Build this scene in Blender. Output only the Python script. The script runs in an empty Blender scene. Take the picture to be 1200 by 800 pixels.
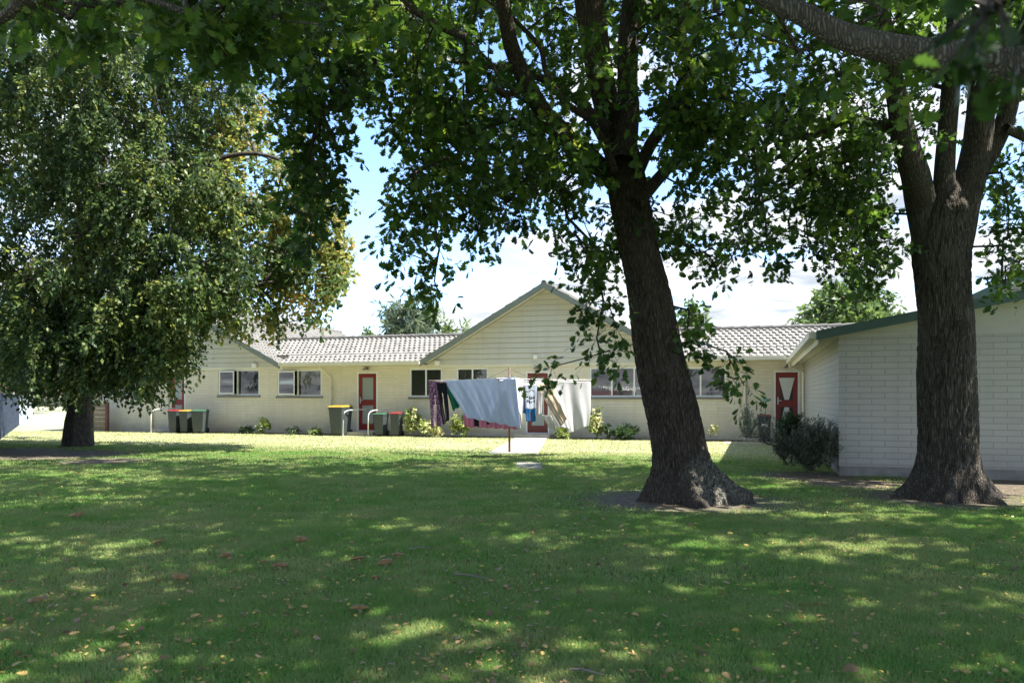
import bpy, bmesh, math, random
import numpy as np
from mathutils import Vector, noise as mnoise
R = math.radians
rng = np.random.default_rng(7)
random.seed(7)
scene = bpy.context.scene
COL = scene.collection
# ------------------------------------------------------------------ camera
FPX, HOR, EYE = 933.0, 465.0, 1.3
cam_d = bpy.data.cameras.new('camera'); cam = bpy.data.objects.new('camera', cam_d); COL.objects.link(cam)
cam.location = (0, 0, EYE); cam.rotation_euler = (R(90), 0, 0)
cam_d.sensor_width = 36; cam_d.lens = FPX / 1200 * 36
cam_d.shift_y = (HOR - 400) / 1200
cam_d.clip_start = 0.05; cam_d.clip_end = 3000
cam_d.dof.use_dof = True; cam_d.dof.focus_distance = 14.0; cam_d.dof.aperture_fstop = 5.6
scene.camera = cam
# ------------------------------------------------------------------ light
TH = R(17.1)
U = np.array([math.cos(TH), -math.sin(TH)]); N = np.array([math.sin(TH), math.cos(TH)])
SUN_EL = R(57); SUN_AZ_V = np.array([0.985, -0.17])           # horizontal direction towards the sun
sv = Vector((SUN_AZ_V[0] * math.cos(SUN_EL), SUN_AZ_V[1] * math.cos(SUN_EL), math.sin(SUN_EL))).normalized()
sd = bpy.data.lights.new('sun', 'SUN'); sd.energy = 3.2; sd.angle = R(0.53); sd.color = (1.0, 0.95, 0.86)
so = bpy.data.objects.new('sun', sd); COL.objects.link(so)
so.rotation_euler = sv.to_track_quat('Z', 'Y').to_euler()
world = bpy.data.worlds.new('World'); scene.world = world; world.use_nodes = True
def build_world():
    nt = world.node_tree; nt.nodes.clear(); L = nt.links.new; nn = nt.nodes.new
    def math_(op, a, b=None, c=None):
        n = nn('ShaderNodeMath'); n.operation = op
        for i, v in enumerate((a, b, c)):
            if v is None: continue
            if isinstance(v, (int, float)): n.inputs[i].default_value = v
            else: L(v, n.inputs[i])
        return n.outputs[0]
    out = nn('ShaderNodeOutputWorld'); bg = nn('ShaderNodeBackground'); bg.inputs[1].default_value = 0.10
    sky = nn('ShaderNodeTexSky'); sky.sky_type = 'NISHITA'; sky.sun_disc = False
    sky.sun_elevation = SUN_EL; sky.sun_rotation = math.atan2(sv.x, sv.y)
    sky.air_density = 0.7; sky.dust_density = 0.1; sky.ozone_density = 3.5
    tc = nn('ShaderNodeTexCoord'); sep = nn('ShaderNodeSeparateXYZ'); L(tc.outputs['Generated'], sep.inputs[0])
    z = math_('MAXIMUM', sep.outputs[2], 0.0); zz = math_('ADD', z, 0.12)
    px = math_('DIVIDE', sep.outputs[0], zz); py = math_('DIVIDE', sep.outputs[1], zz)
    cmb = nn('ShaderNodeCombineXYZ'); L(px, cmb.inputs[0]); L(py, cmb.inputs[1])
    n1 = nn('ShaderNodeTexNoise'); n1.inputs['Scale'].default_value = 1.5; n1.inputs['Detail'].default_value = 9
    n1.inputs['Roughness'].default_value = 0.55; L(cmb.outputs[0], n1.inputs['Vector'])
    # clear hole towards the upper left-centre, cloud bank near the horizon
    dist = nn('ShaderNodeVectorMath'); dist.operation = 'DISTANCE'; L(tc.outputs['Generated'], dist.inputs[0])
    h = Vector((-0.20, 1, 0.30)).normalized(); dist.inputs[1].default_value = h
    clear = nn('ShaderNodeMapRange'); L(dist.outputs['Value'], clear.inputs[0])
    clear.inputs[1].default_value = 0.02; clear.inputs[2].default_value = 0.26; clear.inputs[3].default_value = 0.55; clear.inputs[4].default_value = 0.0
    hz = nn('ShaderNodeMapRange'); L(z, hz.inputs[0]); hz.inputs[1].default_value = 0.0; hz.inputs[2].default_value = 0.36
    hz.inputs[3].default_value = 0.17; hz.inputs[4].default_value = 0.0
    m = math_('SUBTRACT', math_('ADD', n1.outputs[0], hz.outputs[0]), clear.outputs[0])
    cr = nn('ShaderNodeMapRange'); cr.interpolation_type = 'SMOOTHSTEP'; L(m, cr.inputs[0])
    cr.inputs[1].default_value = 0.47; cr.inputs[2].default_value = 0.61
    n2 = nn('ShaderNodeTexNoise'); n2.inputs['Scale'].default_value = 3.2; n2.inputs['Detail'].default_value = 6; L(cmb.outputs[0], n2.inputs['Vector'])
    cc = nn('ShaderNodeValToRGB'); L(n2.outputs[0], cc.inputs[0])
    cc.color_ramp.elements[0].position = 0.35; cc.color_ramp.elements[0].color = (1.35, 1.5, 1.72, 1)
    cc.color_ramp.elements[1].position = 0.62; cc.color_ramp.elements[1].color = (3.0, 3.08, 3.2, 1)
    mix = nn('ShaderNodeMix'); mix.data_type = 'RGBA'
    L(cr.outputs[0], mix.inputs['Factor']); L(sky.outputs[0], mix.inputs['A']); L(cc.outputs[0], mix.inputs['B'])
    L(mix.outputs['Result'], bg.inputs[0]); L(bg.outputs[0], out.inputs[0])
build_world()
scene.render.engine = 'CYCLES'
vs = scene.view_settings; vs.view_transform = 'Standard'; vs.look = 'None'; vs.gamma = 1; vs.use_curve_mapping = False
vs.exposure = 2.4
scene.cycles.max_bounces = 8; scene.cycles.transparent_max_bounces = 12

# ------------------------------------------------------------------ helpers
def P(px, py, Y): return np.array([(px - 600) / FPX * Y, Y, EYE - (py - HOR) / FPX * Y])
def G(px, py):
    Y = EYE * FPX / (py - HOR); return np.array([(px - 600) / FPX * Y, Y, 0.0])
A0 = np.array([-4.99, 27.4])
def W(s, d, z):                                               # facade frame -> world
    s = np.asarray(s, float); d = np.asarray(d, float); z = np.asarray(z, float)
    s, d, z = np.broadcast_arrays(s, d, z)
    return np.stack([A0[0] + s * U[0] + d * N[0], A0[1] + s * U[1] + d * N[1], z], -1)
def S(px, d=0.0):                                             # s on the plane at offset d seen in column px
    k = (px - 600) / FPX; B = A0 + d * N
    return (k * B[1] - B[0]) / (U[0] - k * U[1])
def depth(s, d=0.0): return A0[1] + s * U[1] + d * N[1]
def ZZ(py, s, d=0.0): return EYE - (py - HOR) / FPX * depth(s, d)

def link(o): COL.objects.link(o); return o
def tag(o, label, cat, group=None, kind=None):
    if label: o['label'] = label
    if cat: o['category'] = cat
    if group: o['group'] = group
    if kind: o['kind'] = kind
    return o
def empty(name, loc, label, cat, group=None, rz=0.0):
    o = link(bpy.data.objects.new(name, None)); o.location = loc; o.rotation_euler = (0, 0, rz)
    o.empty_display_size = 0.2
    return tag(o, label, cat, group)
def root_loc(p):
    while p.parent: p = p.parent
    return np.array(p.location)
def mesh_obj(name, verts, faces, mat, parent=None, local=False, origin=None, smooth=False, uv=None, attr=None):
    """verts in world space unless local; faces = list of tuples or an (n,3)/(n,4) array"""
    v = np.asarray(verts, np.float32).reshape(-1, 3)
    off = np.zeros(3)
    if not local:
        if parent is not None: off = root_loc(parent)
        elif origin is not None: off = np.asarray(origin, float)
    v = v - off.astype(np.float32)
    me = bpy.data.meshes.new(name)
    if isinstance(faces, np.ndarray):
        k = faces.shape[1]; nf = len(faces)
        me.vertices.add(len(v)); me.vertices.foreach_set('co', v.ravel())
        me.loops.add(nf * k); me.loops.foreach_set('vertex_index', faces.astype(np.int32).ravel())
        me.polygons.add(nf); me.polygons.foreach_set('loop_start', np.arange(0, nf * k, k, dtype=np.int32))
        me.update(calc_edges=True)
    else:
        me.from_pydata(v.tolist(), [], faces); me.update()
    if smooth: me.polygons.foreach_set('use_smooth', np.ones(len(me.polygons), bool))
    if uv is not None:
        ul = me.uv_layers.new(name='UVMap'); ul.data.foreach_set('uv', np.asarray(uv, np.float32).ravel())
    if attr is not None:
        a = me.attributes.new('rnd', 'FLOAT', 'POINT'); a.data.foreach_set('value', np.asarray(attr, np.float32))
    if mat:
        for mm in (mat if isinstance(mat, (list, tuple)) else [mat]): me.materials.append(mm)
    o = link(bpy.data.objects.new(name, me))
    if parent is not None: o.parent = parent
    elif not local and origin is not None: o.location = origin
    return o
class MB:
    """collects shapes; if frame is 'house' coordinates are (s,d,z)"""
    def __init__(self, frame=None): self.v = []; self.f = []; self.frame = frame
    def add(self, vs_, fs): b = len(self.v); self.v += [tuple(map(float, x)) for x in vs_]; self.f += [tuple(i + b for i in f) for f in fs]
    def box(self, x0, x1, y0, y1, z0, z1):
        self.add([(x0,y0,z0),(x1,y0,z0),(x1,y1,z0),(x0,y1,z0),(x0,y0,z1),(x1,y0,z1),(x1,y1,z1),(x0,y1,z1)],
                 [(0,3,2,1),(4,5,6,7),(0,1,5,4),(1,2,6,5),(2,3,7,6),(3,0,4,7)])
    def prism(self, pts2, y0, y1):                            # polygon in x,z extruded along y
        n = len(pts2)
        self.add([(x, y0, z) for x, z in pts2] + [(x, y1, z) for x, z in pts2],
                 [tuple(range(n)), tuple(range(2*n-1, n-1, -1))] + [(i, i+n, (i+1) % n + n, (i+1) % n) for i in range(n)])
    def tube(self, pts, rad, n=8, cap=True):
        pts = [np.asarray(p, float) for p in pts]
        rad = rad if hasattr(rad, '__len__') else [rad] * len(pts)
        vs_, fs = tube_mesh(pts, rad, n)
        if cap: fs = list(map(tuple, fs)) + [tuple(range(n))[::-1], tuple(range(len(vs_)-n, len(vs_)))]
        self.add(vs_, fs)
    def build(self, name, mat, parent=None, smooth=False, local=False, origin=None, bevel=0.0, label=None):
        v = np.array(self.v, float); uv = None
        if self.frame == 'house':
            uvs = []
            for f in self.f:
                p = v[list(f)]; nrm = np.cross(p[1]-p[0], p[2]-p[0]); k = int(np.argmax(np.abs(nrm)))
                ax = ((1, 2), (0, 2), (0, 1))[k]
                uvs += [(q[ax[0]], q[ax[1]]) for q in p]
            uv = uvs; v = W(v[:, 0], v[:, 1], v[:, 2])
        o = mesh_obj(name, v, self.f, mat, parent, local, origin, smooth, uv)
        if bevel:
            b = o.modifiers.new('bevel', 'BEVEL'); b.width = bevel; b.segments = 2; b.limit_method = 'ANGLE'
        if label: o['label'] = label
        return o
def tube_mesh(pts, rad, n):
    pts = np.asarray(pts, float); m = len(pts)
    t = np.gradient(pts, axis=0); t /= np.linalg.norm(t, axis=1)[:, None] + 1e-9
    ref = np.array([0, 0, 1.0]) if abs(t[0][2]) < 0.9 else np.array([1.0, 0, 0])
    a = np.cross(t[0], ref); a /= np.linalg.norm(a)
    ang = np.arange(n) * 2 * math.pi / n; V = np.zeros((m, n, 3))
    for i in range(m):
        a = a - t[i] * (a @ t[i]); a /= np.linalg.norm(a) + 1e-9
        b = np.cross(t[i], a)
        V[i] = pts[i] + rad[i] * (np.cos(ang)[:, None] * a + np.sin(ang)[:, None] * b)
    i = np.arange(m - 1)[:, None] * n; j = np.arange(n)[None]; j2 = (j + 1) % n
    F = np.stack([i + j, i + j2, i + n + j2, i + n + j], -1).reshape(-1, 4)
    return V.reshape(-1, 3), F

# ------------------------------------------------------------------ materials
class M:
    def __init__(self, name, base=(.5,.5,.5), rough=.7, metal=0, spec=.4):
        self.m = bpy.data.materials.new(name); self.m.use_nodes = True; self.nt = self.m.node_tree
        self.b = self.nt.nodes['Principled BSDF']; self.b.inputs['Base Color'].default_value = (*base, 1)
        self.b.inputs['Roughness'].default_value = rough; self.b.inputs['Metallic'].default_value = metal
        self.b.inputs['Specular IOR Level'].default_value = spec
    def n(self, t, **k):
        n = self.nt.nodes.new('ShaderNode' + t)
        for a, v in k.items(): setattr(n, a, v)
        return n
    def L(self, a, b): self.nt.links.new(a, b)
    def co(self, kind='Object'):
        if kind == 'Position': return self.n('NewGeometry').outputs['Position']
        return self.n('TexCoord').outputs[kind]
    def mapping(self, v, scale=(1,1,1), loc=(0,0,0)):
        n = self.n('Mapping'); n.inputs['Scale'].default_value = scale; n.inputs['Location'].default_value = loc; self.L(v, n.inputs[0]); return n.outputs[0]
    def noise(self, v, scale, detail=4, rough=.55):
        n = self.n('TexNoise'); n.inputs['Scale'].default_value = scale; n.inputs['Detail'].default_value = detail
        n.inputs['Roughness'].default_value = rough; self.L(v, n.inputs['Vector']); return n.outputs[0]
    def ramp(self, f, stops):
        r = self.n('ValToRGB'); self.L(f, r.inputs[0]); e = r.color_ramp.elements
        while len(e) < len(stops): e.new(0.5)
        for x, (p, c) in zip(e, stops): x.position = p; x.color = (*c, 1) if len(c) == 3 else c
        return r.outputs[0]
    def mr(self, f, a, b, c=0, d=1):
        r = self.n('MapRange'); self.L(f, r.inputs[0])
        for i, x in enumerate((a, b, c, d)): r.inputs[i+1].default_value = x
        return r.outputs[0]
    def mix(self, f, a, b, mode='MIX'):
        n = self.n('Mix', data_type='RGBA', blend_type=mode)
        for s, v in (('Factor', f), ('A', a), ('B', b)):
            if isinstance(v, (int, float)): n.inputs[s].default_value = v
            elif isinstance(v, tuple): n.inputs[s].default_value = (*v, 1)
            else: self.L(v, n.inputs[s])
        return n.outputs['Result']
    def math(self, op, a, b=0.0):
        n = self.n('Math', operation=op)
        for i, v in enumerate((a, b)):
            if isinstance(v, (int, float)): n.inputs[i].default_value = v
            else: self.L(v, n.inputs[i])
        return n.outputs[0]
    def color(self, c): self.L(c, self.b.inputs['Base Color']); return self
    def bump(self, h, strength=.5, dist=.01):
        n = self.n('Bump'); n.inputs['Strength'].default_value = strength; n.inputs['Distance'].default_value = dist
        self.L(h, n.inputs['Height']); self.L(n.outputs[0], self.b.inputs['Normal']); return self
def plain(name, c, rough=.6, metal=0, var=.12, scale=6, spec=.4, bump=0.0):
    m = M(name, c, rough, metal, spec); v = m.co('Position')
    f = m.noise(v, scale, 5, .65)
    lo = tuple(x * (1 - var) for x in c); hi = tuple(min(1, x * (1 + var)) for x in c)
    m.color(m.ramp(f, [(.3, lo), (.7, hi)]))
    if bump: m.bump(m.noise(v, scale * 8, 4), bump, .004)
    return m.m
def wall_mat(name, c, grime=(.30,.27,.20), mort=.82, bh=.098, bw=.39):
    m = M(name, c, .75, 0, .3); uv = m.co('UV')
    b = m.n('TexBrick'); m.L(uv, b.inputs['Vector'])
    b.inputs['Scale'].default_value = 1; b.inputs['Mortar Size'].default_value = .006; b.inputs['Mortar Smooth'].default_value = .3
    b.inputs['Brick Width'].default_value = bw; b.inputs['Row Height'].default_value = bh; b.offset = .5
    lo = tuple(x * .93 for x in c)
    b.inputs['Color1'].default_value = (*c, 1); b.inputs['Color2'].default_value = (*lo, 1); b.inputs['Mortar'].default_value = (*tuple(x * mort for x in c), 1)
    pos = m.co('Position'); sp = m.n('SeparateXYZ'); m.L(pos, sp.inputs[0])
    # rising damp and splash dirt along the foot of the wall, weather streaks above
    low = m.mr(sp.outputs[2], .05, .55, 1, 0)
    nz = m.noise(m.mapping(pos, (1.2,1.2,2.5)), 1.3, 6, .6)
    f = m.math('MULTIPLY', low, m.mr(nz, .35, .7, .15, .75))
    col = m.mix(f, b.outputs['Color'], grime)
    streak = m.noise(m.mapping(pos, (3,3,.35)), 1.5, 5, .6)
    col = m.mix(m.mr(m.noise(pos, .7, 6, .65), .45, .72, 0, .22), col, tuple(x * .74 for x in (c[0]*.96, c[1], c[2])))
    col = m.mix(m.mr(streak, .48, .75, 0, .35), col, tuple(x * .72 for x in c))
    m.color(col)
    h = m.math('ADD', m.math('MULTIPLY', b.outputs['Fac'], -1.0), m.math('MULTIPLY', m.noise(pos, 25, 4), .35))
    m.bump(h, .7, .008); return m.m
def bark_mat(name, dark, light, lichen=None, scale=1.0):
    m = M(name, dark, .92, 0, .2); v = m.co('Position')
    st = m.mapping(v, (26*scale, 26*scale, 3.4*scale))
    warp = m.noise(m.mapping(v, (3,3,2)), 2.0, 4)
    vadd = m.n('VectorMath', operation='ADD'); m.L(st, vadd.inputs[0])
    cw = m.n('CombineXYZ'); m.L(m.math('MULTIPLY', warp, 1.6), cw.inputs[0]); m.L(m.math('MULTIPLY', warp, 1.2), cw.inputs[1]); m.L(cw.outputs[0], vadd.inputs[1])
    vo = m.n('TexVoronoi', feature='DISTANCE_TO_EDGE'); vo.inputs['Scale'].default_value = 1.6; m.L(vadd.outputs[0], vo.inputs['Vector'])
    n1 = m.noise(m.mapping(v, (14,14,3)), 2.2, 8, .72)
    hh = m.math('ADD', m.math('MULTIPLY', m.mr(vo.outputs['Distance'], 0, .3), .6), m.math('MULTIPLY', n1, 1.0))
    c = m.ramp(m.mr(hh, .2, 1.35), [(.1, tuple(x*.4 for x in dark)), (.4, dark), (.9, light)])
    patch = m.noise(v, 1.6, 5, .6)
    c = m.mix(m.mr(patch, .5, .75, 0, .55), c, light)
    if lichen:
        (cx, cy, cz), rad = lichen
        ds = m.n('VectorMath', operation='DISTANCE'); m.L(v, ds.inputs[0]); ds.inputs[1].default_value = (cx, cy, cz)
        fall = m.mr(ds.outputs['Value'], rad * .3, rad, 1, 0)
        sp = m.mr(m.noise(v, 30, 7, .8), .47, .59, 0, .7)
        c = m.mix(m.math('MULTIPLY', m.math('POWER', fall, .7), sp), c, (.30, .34, .28))
    sp2 = m.mr(m.noise(v, 11, 6, .8), .66, .72, 0, .5)
    c = m.mix(sp2, c, (.22, .24, .19))
    m.color(c); m.bump(hh, 1.0, .03); return m.m
def leaf_mat(name, stops, trans=.35, rough=.45):
    m = M(name, (.06,.1,.03), rough, 0, .35)
    a = m.n('Attribute'); a.attribute_name = 'rnd'
    c = m.ramp(a.outputs['Fac'], stops); m.color(c)
    tr = m.n('BsdfTranslucent'); hs = m.n('HueSaturation'); hs.inputs['Value'].default_value = 2.0; hs.inputs['Saturation'].default_value = 1.1
    hs.inputs['Hue'].default_value = .485
    m.L(c, hs.inputs['Color']); m.L(hs.outputs[0], tr.inputs[0])
    mx = m.n('MixShader'); mx.inputs[0].default_value = trans
    m.L(m.b.outputs[0], mx.inputs[1]); m.L(tr.outputs[0], mx.inputs[2])
    m.L(mx.outputs[0], m.nt.nodes['Material Output'].inputs[0]); return m.m
def glass_mat():
    m = M('window_glass', (0,0,0), .02)
    tr = m.n('BsdfTransparent'); tr.inputs[0].default_value = (.85,.88,.87,1); gl = m.n('BsdfGlossy'); gl.inputs['Roughness'].default_value = .015
    fr = m.n('Fresnel'); fr.inputs[0].default_value = 2.05
    mx = m.n('MixShader'); m.L(fr.outputs[0], mx.inputs[0]); m.L(tr.outputs[0], mx.inputs[1]); m.L(gl.outputs[0], mx.inputs[2])
    m.L(mx.outputs[0], m.nt.nodes['Material Output'].inputs[0]); return m.m
def cloth_mat(name, c, stripes=None, rough=.85, trans=.25, c2=None, scale=7):
    m = M(name, c, rough, 0, .15); v = m.co('Position')
    col = m.ramp(m.noise(v, 5, 3), [(.3, tuple(x*.9 for x in c)), (.7, c)])
    if stripes:
        w = m.n('TexWave', wave_type='BANDS', bands_direction='X'); w.inputs['Scale'].default_value = scale; w.inputs['Distortion'].default_value = 1.5; m.L(v, w.inputs[0])
        col = m.mix(m.mr(w.outputs['Fac'], .4, .6), col, stripes)
    if c2: col = m.mix(m.mr(m.noise(v, scale*2, 2), .5, .56), col, c2)
    m.color(col)
    tr = m.n('BsdfTranslucent'); m.L(col, tr.inputs[0]); mx = m.n('MixShader'); mx.inputs[0].default_value = trans
    m.L(m.b.outputs[0], mx.inputs[1]); m.L(tr.outputs[0], mx.inputs[2]); m.L(mx.outputs[0], m.nt.nodes['Material Output'].inputs[0])
    return m.m
CREAM = (.71, .65, .525)
m_wall = wall_mat('cream_painted_blocks', CREAM, mort=.88)
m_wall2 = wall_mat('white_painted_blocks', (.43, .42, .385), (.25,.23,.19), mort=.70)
m_clad = wall_mat('painted_weatherboard', (.60,.58,.52), (.5,.47,.4), mort=.42, bh=.17, bw=60)  # dark rows between boards paint in the shadow under each lap
m_trim = plain('cream_trim', (.66,.62,.50), .45, var=.05, scale=3)
m_soffit = plain('cream_soffit', (.62,.58,.46), .7, var=.05)
m_barge = plain('grey_green_barge', (.19,.215,.19), .5, var=.12)
m_green = plain('dark_green_barge', (.055,.10,.085), .45, var=.12)
m_white = plain('white_paint', (.78,.78,.75), .4, var=.04)
m_alu = plain('white_aluminium', (.72,.73,.72), .35, var=.04)
m_sill = plain('grey_sill', (.17,.17,.165), .6)
m_red = plain('red_door_paint', (.20,.026,.022), .35, var=.12)
m_maroon = plain('maroon_door_paint', (.16,.03,.025), .4)
m_dark = plain('dark_interior', (.10,.09,.08), .8)
m_room = plain('room_wall', (.32,.29,.24), .8)
m_blind = plain('beige_blind', (.70,.66,.55), .8, var=.03)
m_gblind = plain('grey_blind', (.20,.20,.19), .8, var=.06)
m_net = cloth_mat('net_curtain', (.7,.7,.68), stripes=(.45,.45,.44), scale=14)
m_conc = plain('concrete', (.36,.34,.31), .85, var=.18, scale=4, bump=.4)
m_found = plain('concrete_foundation', (.22,.21,.19), .9, var=.25, scale=5, bump=.4)
m_steel = plain('galvanised_steel', (.55,.56,.57), .35, .6, var=.08)
m_rust = plain('brown_steel_pole', (.12,.07,.055), .6, .2, var=.3, scale=12)
m_bin = plain('charcoal_bin_plastic', (.045,.055,.058), .42, var=.15)
m_black = plain('black_rubber', (.012,.012,.012), .6)
m_glass = glass_mat()
m_frost = M('frosted_glass', (.28,.31,.30), .25, 0, .6).m
m_screen = plain('dark_screen_mesh', (.055,.035,.03), .6)
m_wood = plain('weathered_wood', (.20,.16,.115), .85, var=.3, scale=9)
m_tile = None
def tile_mat():
    m = M('concrete_roof_tile', (.36,.34,.31), .8, 0, .3); v = m.co('Position')
    a = m.n('Attribute'); a.attribute_name = 'rnd'
    c = m.ramp(a.outputs['Fac'], [(0, (.15,.145,.135)), (.5,(.185,.18,.168)), (1, (.225,.218,.205))])
    c = m.mix(m.mr(m.noise(v, 2.2, 6, .7), .5, .75, 0, .5), c, (.10,.095,.085))
    m.color(c); m.bump(m.noise(v, 40, 3), .3, .004); return m.m
m_tile = tile_mat()

# ------------------------------------------------------------------ ground
TREE2 = G(806, 585); TREE3 = G(1108, 583); TREE1 = G(92, 523)
DIRT = [(TREE2[0]-.1, TREE2[1]-.1, 1.25), (TREE3[0], TREE3[1], 1.1), (TREE3[0]+1.5, TREE3[1]+1.2, 1.6), (*G(60,533)[:2], 1.7), (*G(5,530)[:2], 1.6), (*G(950,558)[:2], .9), (*G(1000,566)[:2], .8), (*G(120,540)[:2], .9)]
def ground_mat(blade=False):
    m = M('grass_blades' if blade else 'lawn_ground', (.07,.1,.03), .85, 0, .2)
    v = m.co('Position')
    big = m.noise(v, .45, 5, .6); mid = m.noise(v, 2.2, 5, .65); fine = m.noise(v, 30, 4, .7)
    if blade:
        g = (.150,.300,.070); g2 = (.220,.355,.098); dry = (.42,.40,.21)
    else:
        g = (.085,.170,.034); g2 = (.120,.185,.048); dry = (.25,.22,.12)
    c = m.mix(m.mr(mid, .35, .65), g, g2)
    c = m.mix(m.mr(m.math('ADD', m.math('MULTIPLY', big, .6), m.math('MULTIPLY', mid, .4)), .44, .62, 0, .62), c, dry)
    sp = m.n('SeparateXYZ'); m.L(v, sp.inputs[0])
    # dry lawn beyond the trees, the sunlit strip's brightness painted into its colour
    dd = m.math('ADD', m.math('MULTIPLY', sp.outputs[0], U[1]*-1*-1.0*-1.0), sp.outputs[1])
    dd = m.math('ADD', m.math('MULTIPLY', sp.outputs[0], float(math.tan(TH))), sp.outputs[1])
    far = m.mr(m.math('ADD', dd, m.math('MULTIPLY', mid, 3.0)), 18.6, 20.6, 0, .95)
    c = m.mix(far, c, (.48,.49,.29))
    if blade:
        a = m.n('Attribute'); a.attribute_name = 'rnd'
        c = m.mix(m.mr(a.outputs['Fac'], .74, .95, 0, .85), c, (.34,.28,.14))
        c = m.mix(m.mr(a.outputs['Fac'], 0, .8, 0, .45), c, m.mix(1.0, c, (.45,.50,.45), 'MULTIPLY'))
    else:
        c = m.mix(m.mr(fine, .35, .7), m.mix(1.0, c, (.55,.55,.55), 'MULTIPLY'), c)
    # bare soil round the trunks
    fx = None
    for (x, y, r) in DIRT:
        ds = m.n('VectorMath', operation='DISTANCE'); m.L(v, ds.inputs[0]); ds.inputs[1].default_value = (x, y, 0)
        q = m.mr(m.math('ADD', ds.outputs['Value'], m.math('MULTIPLY', m.math('SUBTRACT', mid, .5), 1.6)), r*.55, r*1.15, 1, 0)
        fx = q if fx is None else m.math('MAXIMUM', fx, q)
    soil = m.ramp(m.noise(v, 9, 6, .7), [(.3, (.085,.065,.048)), (.7, (.21,.175,.135))])
    c = m.mix(m.math('MULTIPLY', fx, .55 if blade else .95), c, soil)
    m.color(c)
    if blade:
        tr = m.n('BsdfTranslucent'); m.L(m.mix(1.0, c, (1.6,1.7,1.2), 'MULTIPLY'), tr.inputs[0]); mx = m.n('MixShader'); mx.inputs[0].default_value = .35
        m.L(m.b.outputs[0], mx.inputs[1]); m.L(tr.outputs[0], mx.inputs[2]); m.L(mx.outputs[0], m.nt.nodes['Material Output'].inputs[0])
    else: m.bump(m.math('ADD', fine, m.math('MULTIPLY', mid, .6)), .9, .05)
    return m.m
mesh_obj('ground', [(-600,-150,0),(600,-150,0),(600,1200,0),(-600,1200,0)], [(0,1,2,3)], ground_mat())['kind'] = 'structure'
# concrete path from the middle door to the clothesline
def strip(name, pts, mat, z0=0.0, z1=.03):
    mb = MB(); n = len(pts)
    mb.add([(x,y,z0-.05) for x,y in pts] + [(x,y,z1) for x,y in pts], [tuple(range(n, 2*n))] + [(i,(i+1)%n,(i+1)%n+n,i+n) for i in range(n)])
    o = mb.build(name, mat); o['kind'] = 'structure'; return o
q = [G(572,532), G(630,532), G(641,514), G(603,514)]
PATH = [tuple(a[:2]) for a in q]
strip('path', PATH, m_conc)
strip('path', [tuple(W(a,b,0)[:2]) for a,b in ((S(850),-1.9),(S(850),-.9),(S(940)+.2,-.9),(S(940)+.2,-1.9))], plain('pebble_path',(.42,.36,.31),.9,var=.3,scale=30), 0, .012)
gb = strip('ground', [tuple(W(a,b,0)[:2]) for a,b in ((S(222),-.62),(S(222),-.0),(S(600),-.0),(S(600),-.62))], plain('garden_soil',(.10,.075,.055),.95,var=.4,scale=14), 0, .02); gb.name = 'garden_bed'
gb = strip('ground', [tuple(W(a,b,0)[:2]) for a,b in ((S(646),-.62),(S(646),-.0),(S(870),-.0),(S(870),-.62))], gb.data.materials[0], 0, .02); gb.name = 'garden_bed'
strip('pad', [tuple(G(a,b)[:2]) for a,b in ((604,549),(636,551),(634,543),(606,541))], m_found, 0, .02).name = 'concrete_pad'

# grass blades
def in_dirt(x, y):
    f = np.zeros(len(x))
    for (cx, cy, r) in DIRT: f = np.maximum(f, np.clip(1.5 - np.hypot(x-cx, y-cy) / r, 0, 1))
    return f
def in_poly(x, y, poly):
    c = np.zeros(len(x), bool); n = len(poly)
    for i in range(n):
        x0, y0 = poly[i]; x1, y1 = poly[(i+1) % n]
        c ^= ((y0 > y) != (y1 > y)) & (x < (x1-x0) * (y-y0) / (y1-y0+1e-12) + x0)
    return c
def patch_noise(x, y, sc, seed):
    g = np.random.default_rng(seed).random((64, 64)); u = (x * sc) % 64; v = (y * sc) % 64
    i = u.astype(int); j = v.astype(int); fu = u - i; fv = v - j; fu = fu*fu*(3-2*fu); fv = fv*fv*(3-2*fv); i2 = (i+1) % 64; j2 = (j+1) % 64
    return (g[i,j]*(1-fu)+g[i2,j]*fu)*(1-fv)+(g[i,j2]*(1-fu)+g[i2,j2]*fu)*fv
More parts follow.
